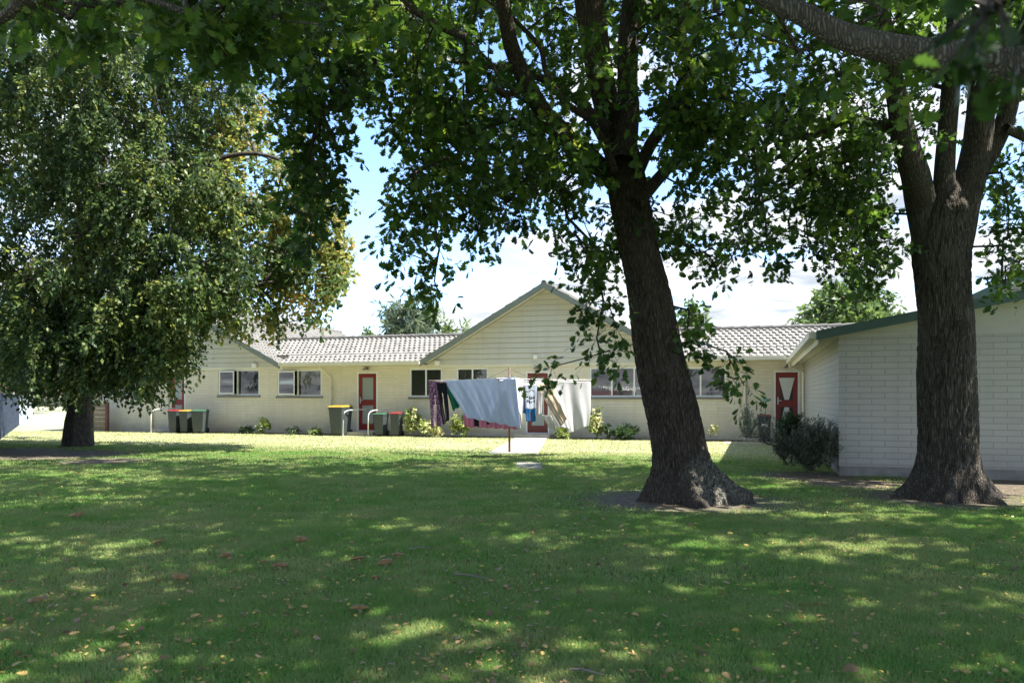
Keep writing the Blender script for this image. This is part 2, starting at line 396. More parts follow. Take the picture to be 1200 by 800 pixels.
def blades(y0, y1, dens, h, w, seed):
    r = np.random.default_rng(seed)
    n = int(dens * .70 * 1.12 * (y1*y1 - y0*y0))
    y = np.sqrt(r.random(n) * (y1*y1 - y0*y0) + y0*y0); x = (r.random(n) - .5) * 2 * (.70 * y + .5)
    pn = .5 * patch_noise(x, y, 1.7, 3) + .3 * patch_noise(x, y, 5.0, 4) + .2 * patch_noise(x, y, .5, 5)
    keep = (r.random(n) > in_dirt(x, y) * 1.35) & (r.random(n) < .35 + 1.1 * pn)
    s = (x - A0[0]) * U[0] + (y - A0[1]) * U[1]; d = (x - A0[0]) * N[0] + (y - A0[1]) * N[1]
    keep &= (d < -.6) & ((d < -7.2 + 1.5*pn) | (r.random(n) < .35)) & ~in_poly(x, y, PATH)
    for T in (TREE2, TREE3): keep &= np.hypot(x - T[0], y - T[1]) > .55
    RB = (W(s_rb, d_rb, 0))
    keep &= ~((s > s_rb) & (d > d_rb))
    x, y, pn = x[keep], y[keep], pn[keep]; n = len(x)
    hh = h * (.45 + .9 * r.random(n)) * (.6 + .8 * pn); a = r.random(n) * 2 * math.pi; ww = w * (.6 + .8 * r.random(n))
    lx, ly = np.cos(r.random(n)*6.283), np.sin(r.random(n)*6.283); ln = hh * (.2 + .9 * r.random(n))
    px_, py_ = np.cos(a) * ww / 2, np.sin(a) * ww / 2
    V = np.zeros((n, 5, 3), np.float32)
    V[:,0] = np.stack([x-px_, y-py_, 0*x-.003], -1); V[:,1] = np.stack([x+px_, y+py_, 0*x-.003], -1)
    V[:,2] = np.stack([x+.8*px_+lx*ln*.3, y+.8*py_+ly*ln*.3, hh*.6], -1); V[:,3] = np.stack([x-.8*px_+lx*ln*.3, y-.8*py_+ly*ln*.3, hh*.6], -1)
    V[:,4] = np.stack([x+lx*ln, y+ly*ln, hh], -1)
    base = (np.arange(n) * 5)[:, None, None]
    F = (np.array([[0,1,2],[0,2,3],[3,2,4]])[None] + base).reshape(-1, 3)
    return V.reshape(-1, 3), F, np.repeat(r.random(n), 5)
RBC = G(983, 557)                                             # near corner of the right building
_rel = RBC[:2] - A0; s_rb = float(_rel @ U); d_rb = float(_rel @ N)
VV = []; FF = []; AA = []; off = 0
for (y0, y1, dens, h, w, sd_) in ((3.1, 5.5, 23000, .026, .0034, 1), (5.5, 9, 9500, .028, .0052, 2), (9, 15, 3300, .030, .009, 3), (15, 30, 900, .028, .018, 4)):
    v, f, a = blades(y0, y1, dens, h, w, sd_); VV.append(v); FF.append(f + off); AA.append(a); off += len(v)
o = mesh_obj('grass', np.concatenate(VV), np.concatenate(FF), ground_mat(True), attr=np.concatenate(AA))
tag(o, 'mown green lawn grass with dry patches under the trees', 'grass', kind='stuff')

# ------------------------------------------------------------------ leaves, trees
OAK = np.array([(0,0),(.12,.04),(.23,.07),(.33,.25),(.42,.12),(.54,.37),(.64,.17),(.77,.40),(.86,.19),(.95,.20),(1,0)])
def leaf_template(kind):
    if kind == 'oak':
        up = OAK; n = len(up)
        V = [(x, 0, -.10*x*x) for x in (0, .3, .55, .8, 1.0)]
        mid = [0, .3, .55, .8, 1.0]
        side = [(x, y, .10*y - .10*x*x) for x, y in up[1:-1]]
        V += side + [(x, -y, z) for x, y, z in side]
        k = len(side); F = []
        def nearest(x): return int(np.argmin([abs(x - q) for q in mid]))
        for off_, fl in ((5, False), (5 + k, True)):
            prev = 0; pm = 0
            seq = list(range(off_, off_ + k))
            a = 0
            for i in range(k - 1):
                m_ = nearest((side[i][0] + side[i+1][0]) / 2)
                if m_ != a: F.append((a, seq[i], m_) if fl else (a, m_, seq[i])); a = m_
                F.append((m_, seq[i], seq[i+1]) if fl else (m_, seq[i+1], seq[i]))
            F.append((a, seq[-1], 4) if fl else (a, 4, seq[-1]))
        return np.array(V, float), np.array(F)
    if kind == 'small':
        V = np.array([(0,0,0),(.45,.30,.06),(1,0,-.08),(.45,-.30,.06)], float); return V, np.array([(0,2,1),(0,3,2)])
    if kind == 'broad':
        V = np.array([(0,0,0),(.3,.33,.05),(.7,.28,.03),(1,0,-.1),(.7,-.28,.03),(.3,-.33,.05)], float)
        return V, np.array([(0,3,2),(0,2,1),(0,5,4),(0,4,3)])
    if kind == 'thin':
        V = np.array([(0,0,0),(.4,.10,.0),(1,0,-.15),(.4,-.10,.0)], float); return V, np.array([(0,2,1),(0,3,2)])
TPL = {k: leaf_template(k) for k in ('oak', 'small', 'broad', 'thin')}
def unit(a): return a / (np.linalg.norm(a, axis=-1, keepdims=True) + 1e-9)
def leaves_mesh(pos, axis, nrm, size, kind, rnd):
    T, F = TPL[kind]; n = len(pos)
    a = unit(axis); b = unit(np.cross(nrm, a)); c = np.cross(a, b)
    Rm = np.stack([a, b, c], -1) * size[:, None, None]
    V = np.einsum('nij,kj->nki', Rm, T) + pos[:, None]
    FF = (F[None] + (np.arange(n) * len(T))[:, None, None]).reshape(-1, 3)
    return V.reshape(-1, 3), FF, np.repeat(rnd, len(T))
def spray(r, centers, rad, n_twig, n_leaf, size, kind, droop=.3, tint=None, out=None):
    """sub-twigs radiating from each centre with leaves along them"""
    m = len(centers); rad = np.broadcast_to(rad, (m,)); size_ = np.broadcast_to(size, (m,))
    tw_d = unit(r.normal(size=(m, n_twig, 3)) + np.array([0,0,-droop]))
    if out is not None: tw_d = unit(tw_d + .6 * out[:, None])
    tw_l = rad[:, None] * (.45 + .75 * r.random((m, n_twig)))
    t = (r.random((m, n_twig, n_leaf)) ** (.4 if kind == 'oak' else .7))
    base = centers[:, None, None] + tw_d[:, :, None] * (tw_l[:, :, None] * t)[..., None]
    base[..., 2] -= droop * rad[:, None, None] * t**2 * .6
    base += r.normal(size=base.shape) * (rad * .06)[:, None, None, None]
    ax = unit(tw_d[:, :, None] * .8 + r.normal(size=base.shape) * .7 + np.array([0,0,-droop*.5]))
    nr = unit(np.array([0,0,1.0]) + r.normal(size=base.shape) * .55)
    sz = size_[:, None, None] * (.65 + .6 * r.random(t.shape))
    rn = np.clip((tint[:, None, None] if tint is not None else .5) + r.normal(size=t.shape) * .17, 0, 1) + 0 * t
    tp = np.stack([np.broadcast_to(centers[:, None], tw_d.shape), centers[:, None] + tw_d * (tw_l * .55)[..., None], centers[:, None] + tw_d * tw_l[..., None]], 2)
    tp[:, :, 1, 2] -= droop * rad[:, None] * .15; tp[:, :, 2, 2] -= droop * rad[:, None] * .6
    return base.reshape(-1,3), ax.reshape(-1,3), nr.reshape(-1,3), sz.ravel(), rn.ravel(), tp.reshape(-1,3,3)
def grow(r, base_nodes, targets, seg=.45, arch=.18, jit=.08, tip=.004, expo=.48, maxr=.09):
    nodes = [np.asarray(b, float) for b in base_nodes]; nb = len(nodes); parent = [-1] * nb; cnt = [0] * nb
    arr = np.zeros((nb + len(targets) * 14, 3)); arr[:nb] = nodes; n = nb; paths = []
    d0 = np.min(np.linalg.norm(targets[:, None] - arr[None, :nb], axis=2), axis=1)
    for ti in np.argsort(d0):
        T = targets[ti]; D = np.linalg.norm(arr[:n] - T, axis=1); k = int(np.argmin(D)); L_ = D[k]
        if L_ < .02: continue
        ns = int(np.clip(round(L_ / seg), 1, 12)); p0 = arr[k].copy(); idx = [k]
        for i in range(1, ns + 1):
            t = i / ns; p = p0 + (T - p0) * t
            if i < ns: p = p + r.normal(size=3) * jit * min(1, L_) ; p[2] += arch * L_ * math.sin(math.pi * t) * .6
            arr[n] = p; parent.append(idx[-1]); cnt.append(0); idx.append(n); n += 1
        paths.append(idx)
        j = idx[-1]
        while j >= nb: cnt[j] += 1; j = parent[j]
    VV = []; FF = []; off = 0
    for idx in paths:
        c = np.array([cnt[i] for i in idx[1:]], float); rr = np.minimum(tip * (c ** expo + .6), maxr); rr = np.concatenate([[rr[0] * 1.15], rr])
        if len(idx) == 2: pts = np.array([arr[idx[0]], (arr[idx[0]] + arr[idx[1]]) / 2, arr[idx[1]]]); rr = np.array([rr[0], rr[0]*.9, rr[1]])
        else: pts = arr[idx]
        ns = 7 if rr[0] > .03 else 5 if rr[0] > .012 else 4
        v, f = tube_mesh(pts, rr, ns); VV.append(v); FF.append(f + off); off += len(v)
    return np.concatenate(VV), np.concatenate(FF)
def twigs(tp, r0=.0022):
    """thin three-sided twigs, vectorised"""
    n = len(tp); d = unit(tp[:, 2] - tp[:, 0]); a = unit(np.cross(d, np.array([.3,.2,.9]))); b = np.cross(d, a)
    ang = np.arange(3) * 2.094; ring = np.cos(ang)[:, None, None] * a[None] + np.sin(ang)[:, None, None] * b[None]  # 3,n,3
    V = np.stack([tp[:, k][None] + ring * r0 * (1, .7, .3)[k] for k in range(3)], 0)     # level, side, n, 3
    V = V.transpose(2, 0, 1, 3).reshape(-1, 3)
    q = [(l*3+i, l*3+(i+1) % 3, (l+1)*3+(i+1) % 3, (l+1)*3+i) for l in range(2) for i in range(3)]
    F = (np.array(q)[None] + (np.arange(n) * 9)[:, None, None]).reshape(-1, 4)
    return V, F
def trunk_mesh(pts, rad, sides=56, rings=90, flare=None, ridge=.035, seed=0, knots=()):
    """smooth trunk through control points; flare=(height, amount) spreads root lobes; ridged bark in geometry"""
    pts = np.asarray(pts, float); rad = np.asarray(rad, float)
    L_ = np.concatenate([[0], np.cumsum(np.linalg.norm(np.diff(pts, axis=0), axis=1))]); t = np.linspace(0, L_[-1], rings)
    def cr(vals):                                            # catmull-rom resample
        out = []
        for x in t:
            i = min(np.searchsorted(L_, x, side='right') - 1, len(L_) - 2); i = max(i, 0)
            u = (x - L_[i]) / (L_[i+1] - L_[i]); p1, p2 = vals[i], vals[i+1]
            m1 = (vals[min(i+1, len(vals)-1)] - vals[max(i-1, 0)]) / 2 if i > 0 else p2 - p1
            m2 = (vals[min(i+2, len(vals)-1)] - vals[i]) / 2 if i+2 < len(vals) else p2 - p1
            out.append((2*u**3-3*u**2+1)*p1 + (u**3-2*u**2+u)*m1 + (-2*u**3+3*u**2)*p2 + (u**3-u**2)*m2)
        return np.array(out)
    C = cr(pts); rr = np.maximum(cr(rad), .004)
    V, F = tube_mesh(C, np.ones(rings), sides); V = V.reshape(rings, sides, 3)
    ang = np.arange(sides) * 2 * math.pi / sides
    for i in range(rings):
        for j in range(sides):
            dv = V[i, j] - C[i]
            nz = mnoise.noise(Vector((math.cos(ang[j])*1.3 + seed, math.sin(ang[j])*1.3, t[i]*.9)))
            rd = mnoise.noise(Vector((math.cos(ang[j])*rr[i]*30 + seed + .6*nz, math.sin(ang[j])*rr[i]*30, t[i]*3.0))); rd = .75*rd + .4*mnoise.noise(Vector((math.cos(ang[j])*rr[i]*60, math.sin(ang[j])*rr[i]*60 + seed, t[i]*9)))
            k = 1 + .12 * nz + ridge * (.6 - 2.6 * abs(rd)) * min(1, .3/ max(rr[i], .05)) * 1.0
            if flare:
                h, amt, nl = flare; zz = max(0, 1 - t[i] / h)
                k += amt * zz**2.2 * (.55 + .75 * max(0, math.sin(ang[j] * nl + seed + 1.5 * mnoise.noise(Vector((ang[j], seed, 0))))) ** 1.5)
            V[i, j] = C[i] + dv * rr[i] * k
            for (kx, ky, kz, kr) in knots:
                q = math.hypot((V[i, j][0] - kx) / 1.15, V[i, j][2] - kz)
                if q < kr * 2.5 and V[i, j][1] < C[i][1]:
                    V[i, j] += dv * (.030 * math.exp(-((q - kr) / (kr * .25)) ** 2) + .012 * math.exp(-((q - kr * .45) / (kr * .18)) ** 2) - .012 * math.exp(-(q / (kr * .8)) ** 2))
            if flare and i < 3: V[i, j][2] = min(V[i, j][2], .02 - .04 * (2 - i))
    return V.reshape(-1, 3), F, C
def blob_targets(r, blobs):
    """(cx,cy,rx,ry,n,Y0,Y1): points whose columns fill an ellipse at mixed real depths"""
    out = []
    for (cx, cy, rx, ry, n, Y0, Y1) in blobs:
        a = r.random(n) * 2 * math.pi; q = np.sqrt(r.random(n)); Y = Y0 + (Y1 - Y0) * r.random(n)
        px = cx + rx * q * np.cos(a); py = cy + ry * q * np.sin(a)
        out.append(np.stack([(px - 600) / FPX * Y, Y, EYE - (py - HOR) / FPX * Y], -1))
    return np.concatenate(out)
def ell_targets(r, c, rad, n, shell=.35):
    d = unit(r.normal(size=(n, 3))); q = shell + (1 - shell) * r.random(n) ** .5
    return np.asarray(c) + d * q[:, None] * np.asarray(rad)
def merge(parts):
    V = []; F = []; Aa = []; off = 0
    for p in parts:
        V.append(p[0]); F.append(p[1] + off); off += len(p[0])
        if len(p) > 2: Aa.append(p[2])
    return np.concatenate(V), np.concatenate(F), (np.concatenate(Aa) if Aa else None)
def make_tree(name, base, label, cat, stems, bark, leafmat, foliage, seed, grow_kw={}, twig_every=1, limb_nodes=None, group=None):
    """stems: list of (pts, radii, kwargs) ; foliage: list of dicts(targets, rad, nt, nl, size, kind, droop, tint)"""
    root = empty(name, base, label, cat, group); r = np.random.default_rng(seed)
    TV = []; nodes = []
    for i, (pts, rad, kw) in enumerate(stems):
        v, f, c = trunk_mesh(pts, rad, seed=seed + i * 3.7, **kw); TV.append((v, f)); nodes += list(c[::3] if i else c[len(c)//2::3])
    v, f, _ = merge(TV[:1]); mesh_obj('trunk', v, f, bark, root, smooth=True)
    if len(TV) > 1:
        for t_ in TV[1:]: mesh_obj('limb', t_[0], t_[1], bark, root, smooth=True)
    targets = np.concatenate([q['targets'] for q in foliage])
    v, f = grow(r, nodes, targets, **grow_kw)
    LV = []; TW = []
    for q in foliage:
        p, a, nn_, s, rn, tp = spray(r, q['targets'], q['rad'], q['nt'], q['nl'], q['size'], q['kind'], q.get('droop', .3), q.get('tint'))
        LV.append(leaves_mesh(p, a, nn_, s, q['kind'], rn))
        if q.get('twigs', True): TW.append(twigs(tp, q.get('tr', .0025)))
    if TW: v, f, _ = merge([(v, f)] + TW)
    mesh_obj('branches', v, f, bark, root, smooth=True)
    lv, lf, la = merge(LV); mesh_obj('crown', lv, lf, leafmat, root, attr=la)
    return root
def tint_for(r, n, mean, sd_): return np.clip(mean + r.normal(size=n) * sd_, 0, 1)
m_bark2 = bark_mat('oak_bark', (.060,.047,.037), (.125,.102,.082), lichen=((TREE2[0]+.30, TREE2[1]-.40, .22), .50))
m_bark3 = bark_mat('grey_oak_bark', (.066,.056,.046), (.14,.122,.10))
m_bark4 = bark_mat('mottled_limb_bark', (.10,.085,.07), (.23,.20,.165), scale=1.3)
m_bark1 = bark_mat('brown_bark', (.075,.062,.050), (.17,.145,.12))
m_leafO = leaf_mat('oak_leaves', [(0,(.020,.045,.012)),(.45,(.050,.105,.022)),(.8,(.095,.165,.030)),(1,(.19,.24,.045))], .45)
m_leafB = leaf_mat('small_tree_leaves', [(0,(.038,.070,.026)),(.35,(.064,.108,.035)),(.62,(.17,.21,.06)),(.85,(.29,.29,.09)),(1,(.33,.24,.08))], .40)
r2 = np.random.default_rng(21)
def PX(px, py, Y): return P(px, py, Y)
# --- middle oak
Y2 = TREE2[1]
def seq(lst, Y, base=None):
    pts = []; rad = []
    for e in lst:
        px, py, w = e[:3]; yy = e[3] if len(e) > 3 else Y
        pts.append(P(px, py, yy)); rad.append(w / 2 / FPX * yy * .92)
    return np.array(pts), np.array(rad)
pt, rt = seq([(806,592,76),(801,560,73),(792,504,64),(771,412,62),(759,342,52),(750,296,47),(738,235,49),(730,190,44),(724,150,28),(720,120,8)], Y2)
pt[0][2] = -.04
sA = seq([(731,195,38),(716,140,34),(704,94,34,9.6),(690,0,36,9.5),(672,-130,30,9.3),(650,-330,20,9.0),(640,-520,9,8.8)], Y2)
sB = seq([(731,190,32,9.75),(737,130,27,9.95),(735,94,25,10),(741,0,24,10.2),(765,-150,19,10.5),(800,-330,12,10.8),(820,-500,6,11)], Y2)
sC = seq([(722,215,24),(695,187,24),(664,158,23,9.2),(636,130,22,9.0),(602,62,20,8.6),(585,-10,17,8.2),(540,-120,12,7.8),(500,-260,6,7.5)], Y2)
sD = seq([(742,215,16),(765,165,15,9.4),(798,125,15,9.2),(810,95,14,9.1),(806,70,13,9.1),(797,42,13,9.1),(806,0,12,9.0),(850,-100,9,8.9),(900,-240,5,8.8)], Y2)
sE = seq([(720,200,10,9.4),(706,165,10,9.2),(690,140,9,9),(660,118,8,8.9),(640,85,7,8.8),(632,55,6,8.7),(600,20,5,8.6)], Y2)
sF = seq([(745,240,18,9.8),(790,190,14,10.2),(850,140,12,10.8),(930,110,10,11.3),(1000,80,7,11.6)], Y2)
sG = seq([(716,150,12,9.5),(640,95,9,9.8),(560,75,8,10.2),(500,70,6,10.5),(430,75,4,10.8)], Y2)
kw = dict(sides=28, rings=44, ridge=.02)
stems2 = [(pt, rt, dict(sides=150, rings=200, flare=(.80, 1.15, 5), ridge=.085, knots=[(*P(773, 447, Y2 - .3), .105), (*P(748, 322, Y2 - .25), .06)]))] + [(a, b, kw) for a, b in (sA, sB, sC, sD, sE, sF, sG)]
vis2 = blob_targets(r2, [
    (560,50,150,75,70,7.5,12), (430,55,90,60,40,7.5,11), (512,180,50,80,50,8,11), (590,190,75,85,60,8.5,12), (485,270,26,60,18,8,9.5), (482,130,26,60,11,8,9.5),
    (512,340,8,35,4,8.2,8.6), (560,255,40,45,16,8,10.5), (640,215,50,65,36,8,11),
    (700,265,55,60,40,9,10.6), (735,300,40,40,10,9.9,10.6), (698,345,22,45,8,8.9,9.4), (706,395,20,36,6,8.9,9.3), (700,430,22,18,3,8.8,9.3), (655,452,20,6,2,8.8,9.0),
    (800,285,45,42,16,9.2,11), (803,360,15,40,5,9.9,10.3), (812,405,16,28,5,9.9,10.2), (843,440,16,14,2,9.7,9.9), (864,474,8,6,1,9.7,9.8),
    (740,60,110,75,52,7.5,12), (860,90,110,95,85,8,12.5), (880,220,100,85,70,8.5,12.5), (960,280,75,50,30,9,12), (1010,325,48,28,13,9.5,11.5), (920,310,30,22,4,9.5,11), (830,320,30,24,6,9.5,11),
    (780,150,70,60,26,8.4,9.3), (980,150,80,90,30,9,12)])
def off_trunk(t, lst, ymax, half, keep, r):
    # leave the trunk and forks readable: few sprays grow on the viewer's side of them
    px = 600 + t[:, 0] / t[:, 1] * FPX; py = HOR - (t[:, 2] - EYE) / t[:, 1] * FPX
    bad = np.zeros(len(t), bool)
    for (x0, y0, x1, y1) in lst:
        f = np.clip((py - y0) / (y1 - y0), 0, 1); bad |= (abs(px - (x0 + f * (x1 - x0))) < half) & (py > min(y0, y1)) & (py < max(y0, y1)) & (t[:, 1] < ymax)
    return t[~(bad & (r.random(len(t)) > keep))]
_py = HOR - (vis2[:, 2] - EYE) / vis2[:, 1] * FPX; vis2 = vis2[(_py < 230) | (r2.random(len(vis2)) < .8)]; vis2[:, 2] += np.where((HOR - (vis2[:, 2] - EYE) / vis2[:, 1] * FPX) > 150, 22 / FPX * vis2[:, 1], 0)
vis2 = off_trunk(vis2, [(728,170,751,330),(700,20,728,170),(740,20,735,160)], 9.95, 42, .12, r2)
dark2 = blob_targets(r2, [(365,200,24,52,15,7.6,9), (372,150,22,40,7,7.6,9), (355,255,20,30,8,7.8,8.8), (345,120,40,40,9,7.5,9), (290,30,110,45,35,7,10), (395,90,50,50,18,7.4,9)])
up2 = np.concatenate([ell_targets(r2, (.6, 10.2, 9.6), (7.2, 6.6, 3.6), 290, .3), ell_targets(r2, (-3.2, 11.5, 8.2), (4.6, 4.8, 2.1), 110, .2)])
up2 = up2[up2[:, 2] > EYE + .46 * up2[:, 1]]
fol2 = [dict(targets=vis2, rad=.36, nt=6, nl=7, size=.105, kind='oak', droop=.45, tint=tint_for(r2, len(vis2), .42, .17)),
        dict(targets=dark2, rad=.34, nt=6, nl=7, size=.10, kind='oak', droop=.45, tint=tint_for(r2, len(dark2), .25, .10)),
        dict(targets=up2, rad=.85, nt=7, nl=8, size=.18, kind='broad', droop=.2, tint=tint_for(r2, len(up2), .45, .12), tr=.004)]
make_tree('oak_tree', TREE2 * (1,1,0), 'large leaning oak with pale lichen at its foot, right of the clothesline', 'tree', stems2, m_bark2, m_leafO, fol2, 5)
# knot scar on the trunk belongs to the trunk's bark: small raised ring
# --- right oak
Y3 = TREE3[1]
pt, rt = seq([(1110,592,84),(1110,560,80),(1111,520,70),(1109,440,67),(1109,380,63),(1106,340,62),(1104,290,66),(1106,255,62),(1108,225,40),(1109,200,10)], Y3); pt[0][2] = -.04
tA = seq([(1092,290,44),(1080,240,38),(1073,205,34,9.9),(1062,170,30,9.8),(1050,110,24,9.6),(1030,0,20,9.4),(1000,-160,12,9.2),(980,-300,6,9)], Y3)
tB = seq([(1108,280,30,10.1),(1106,220,26,10.2),(1109,165,23,10.3),(1114,100,21,10.4),(1120,0,18,10.6),(1130,-170,12,10.9),(1140,-320,6,11)], Y3)
tC = seq([(1118,290,44),(1128,240,42),(1140,200,38),(1147,160,34),(1150,106,30),(1152,40,28),(1160,-60,22,9.7),(1190,-220,14,9.5),(1210,-380,6,9.4)], Y3)
tD = seq([(1142,205,28),(1160,178,24),(1178,140,22),(1190,90,21),(1204,30,18),(1230,-60,14,10.1),(1290,-180,8,10.3)], Y3)
tE = seq([(1065,160,12,9.8),(1000,140,10,9.9),(950,160,8,10),(905,150,6,10.1)], Y3)
tF = seq([(1178,150,12,10),(1220,170,10,10.2),(1270,190,8,10.4),(1330,185,5,10.6)], Y3)
vis3 = blob_targets(r2, [(1000,215,60,55,30,9,11.5), (1040,100,70,80,45,8.8,12), (1170,60,60,70,30,9.5,12.5), (1185,210,26,45,16,9.8,11), (1192,290,22,34,10,9.8,10.8), (1010,270,45,25,10,9.5,11),
                         (1075,170,30,30,8,8.8,9.4), (1010,310,30,20,4,9.5,10.5), (1260,200,60,120,30,9.8,12), (1180,330,14,8,2,10,10.4)])
vis3 = off_trunk(vis3, [(1060,90,1090,300),(1112,90,1112,300),(1150,90,1125,300),(1190,80,1150,200)], 10.3, 34, .08, r2)
up3 = ell_targets(r2, (6.6, 10.2, 9.4), (5.2, 6.0, 3.4), 260, .3); up3 = up3[up3[:, 2] > EYE + .46 * up3[:, 1]]
fol3 = [dict(targets=vis3, rad=.36, nt=6, nl=7, size=.10, kind='oak', droop=.4, tint=tint_for(r2, len(vis3), .36, .16)),
        dict(targets=up3, rad=.85, nt=7, nl=9, size=.19, kind='broad', droop=.2, tint=tint_for(r2, len(up3), .45, .12), tr=.004)]
make_tree('oak_tree', TREE3 * (1,1,0), 'thick upright oak forking into several stems in front of the white block building', 'tree',
          [(pt, rt, dict(sides=150, rings=180, flare=(.65, .72, 6), ridge=.085, knots=[(*P(1121, 385, Y3 - .3), .12), (*P(1092, 470, Y3 - .3), .06)]))] + [(a, b, kw) for a, b in (tA, tB, tC, tD, tE, tF)], m_bark3, m_leafO, fol3, 11)
# --- near tree whose limb crosses the top right; trunk stands outside the frame
nl = seq([(2300,420,160,2.4),(1500,118,62,3.6),(1210,80,47,4.1),(1150,73,44,4.2),(1100,66,38,4.25),(1040,57,36,4.3),(985,42,33,4.4),(935,14,27,4.5),(880,-12,22,4.7),(800,-60,18,5.0),(700,-130,13,5.4),(560,-200,8,5.9),(420,-260,5,6.2)], 4)
T4 = nl[0][0].copy(); T4[2] = 0
tp4 = np.array([(T4[0]+.25,T4[1],-.04),(T4[0]+.2,T4[1],.5),(T4[0]+.1,T4[1],1.3),(T4[0],T4[1],2.4),(T4[0]-.1,T4[1]-.1,4.0),(T4[0]-.5,T4[1]-.2,6.5),(T4[0]-.8,T4[1]-.3,9.5)])
tr4 = np.array([.36,.33,.31,.28,.22,.15,.05])
l2 = (np.array([(T4[0]-.1,T4[1]-.1,3.6),(2.6,1.9,4.6),(0.6,2.4,5.4),(-1.6,3.4,5.8),(-3.6,5.0,6.1),(-5.2,6.6,6.4)]), np.array([.15,.13,.11,.085,.055,.02]))
l3 = (np.array([(-2.2,3.8,5.9),(-2.75,4.6,4.2),(-2.9,4.7,3.65),(-3.25,4.75,3.45),(-3.6,4.9,3.3),(-4.2,5.2,3.2)]), np.array([.05,.04,.032,.028,.022,.012]))
near = blob_targets(r2, [(1040,0,100,16,6,4.9,5.8), (980,60,50,16,4,4.9,5.6), (860,25,40,16,3,4.9,5.6), (1068,92,22,6,1,4.6,4.9),
                         (220,10,160,32,38,5,6.8), (60,5,80,28,16,5,6.5), (400,10,80,30,14,5,6.8), (260,45,60,22,7,5.2,6.5)])
veryn = blob_targets(r2, [(1160,22,36,24,3,.72,.85)])
up4 = np.concatenate([ell_targets(r2, (1.8, 2.6, 8.2), (6.4, 5.2, 2.8), 300, .2), ell_targets(r2, (-3.8, 5.4, 7.8), (4.2, 4.6, 2.0), 80, .2), ell_targets(r2, (8.0, 3.6, 8.4), (4.6, 4.4, 2.6), 210, .2)]); up4 = up4[up4[:, 2] > EYE + .55 * np.maximum(up4[:, 1], 0) + .8]  # unseen canopy, its right-hand part added to shade the foreground lawn
fol4 = [dict(targets=near, rad=.30, nt=5, nl=6, size=.105, kind='oak', droop=.5, tint=tint_for(r2, len(near), .5, .16)),
        dict(targets=veryn, rad=.07, nt=4, nl=5, size=.035, kind='oak', droop=.4, tint=tint_for(r2, len(veryn), .03, .04)),
        dict(targets=up4, rad=.85, nt=7, nl=9, size=.19, kind='broad', droop=.2, tint=tint_for(r2, len(up4), .45, .12), tr=.004)]
make_tree('oak_tree', T4, 'near oak tree whose pale mottled limb crosses the top right of the view', 'tree',
          [(tp4, tr4, dict(sides=40, rings=60, flare=(.7,.7,5), ridge=.04)), (nl[0], nl[1], dict(sides=40, rings=110, ridge=.035)), (l2[0], l2[1], kw), (l3[0], l3[1], kw)], m_bark4, m_leafO, fol4, 17)
# --- left tree
Y1 = TREE1[1]
pt, rt = seq([(92,526,34),(92,515,33),(93,490,29),(94,460,27),(95,400,26),(97,320,23),(103,200,20),(110,80,16),(115,-60,11),(118,-200,5)], Y1); pt[0][2] = -.04
uA = seq([(97,350,15),(130,310,13,19.8),(165,270,12,19.5),(185,225,10,19.2),(200,205,9,19),(240,190,7,18.8),(300,180,5,18.7),(360,200,3,18.6)], Y1)
uB = seq([(95,400,13),(60,350,11,19.4),(20,330,9,19),(-40,310,7,18.7),(-100,300,4,18.5)], Y1)
uC = seq([(99,300,14,20.4),(170,250,12,21.2),(210,200,11,21.6),(225,140,9,22),(240,60,6,22.2),(260,0,4,22.4)], Y1)
uD = seq([(101,240,12),(60,180,10,19.6),(20,130,8,19.2),(0,90,6,19)], Y1)
uE = seq([(96,370,12),(150,360,10,19),(210,350,8,18.6),(260,340,5,18.4),(320,330,3,18.4)], Y1)
uF = seq([(96,400,10),(110,380,9,19),(100,350,7,18),(60,335,5,17.4),(20,320,3,17)], Y1)
leftA = blob_targets(r2, [(90,385,120,50,70,17.4,19.5),(95,300,150,120,90,17,19.5),(100,250,190,200,300,17,22), (60,110,140,110,130,17,23), (210,275,95,90,95,17,20.5), (120,370,130,55,100,17.5,21), (50,405,60,32,26,18,21), (150,415,60,22,16,18.5,20.5), (205,395,32,28,9,18,20),
                          (190,440,25,12,3,18.5,19.5), (100,422,60,16,14,18.4,19.2), (30,430,40,10,6,18.5,20.5), (200,90,100,90,60,18,23), (262,345,22,30,7,18,19.5), (-120,230,120,220,90,17,23)])
leftB = blob_targets(r2, [(300,220,70,100,75,19,22.5), (350,270,55,75,60,19,22), (375,320,38,40,24,19,21), (325,345,42,36,17,19,21), (395,330,22,16,6,19.5,20.5), (250,150,60,60,24,20,23), (300,385,30,18,5,18.8,20), (385,250,22,30,9,19.5,21)])
leftC = blob_targets(r2, [(345,335,44,50,19,18.4,19.2), (320,250,36,56,9,18.4,19)])
upA = ell_targets(r2, (-10.3, 20.0, 13.0), (6.2, 5.4, 3.4), 150, .3); upA = upA[upA[:, 2] > EYE + .47 * upA[:, 1]]
fol1 = [dict(targets=leftA, rad=.62, nt=9, nl=19, size=.115, kind='small', droop=.9, tint=tint_for(r2, len(leftA), .30, .13), tr=.003),
        dict(targets=leftB, rad=.50, nt=8, nl=11, size=.115, kind='broad', droop=.4, tint=tint_for(r2, len(leftB), .70, .11), tr=.003),  # yellower tint puts the sunlit right side of the crown into leaf colour
        dict(targets=leftC, rad=.42, nt=7, nl=10, size=.115, kind='broad', droop=.4, tint=tint_for(r2, len(leftC), .22, .10), tr=.003),
        dict(targets=upA, rad=1.1, nt=7, nl=9, size=.24, kind='broad', droop=.3, tint=tint_for(r2, len(upA), .35, .12), tr=.004)]
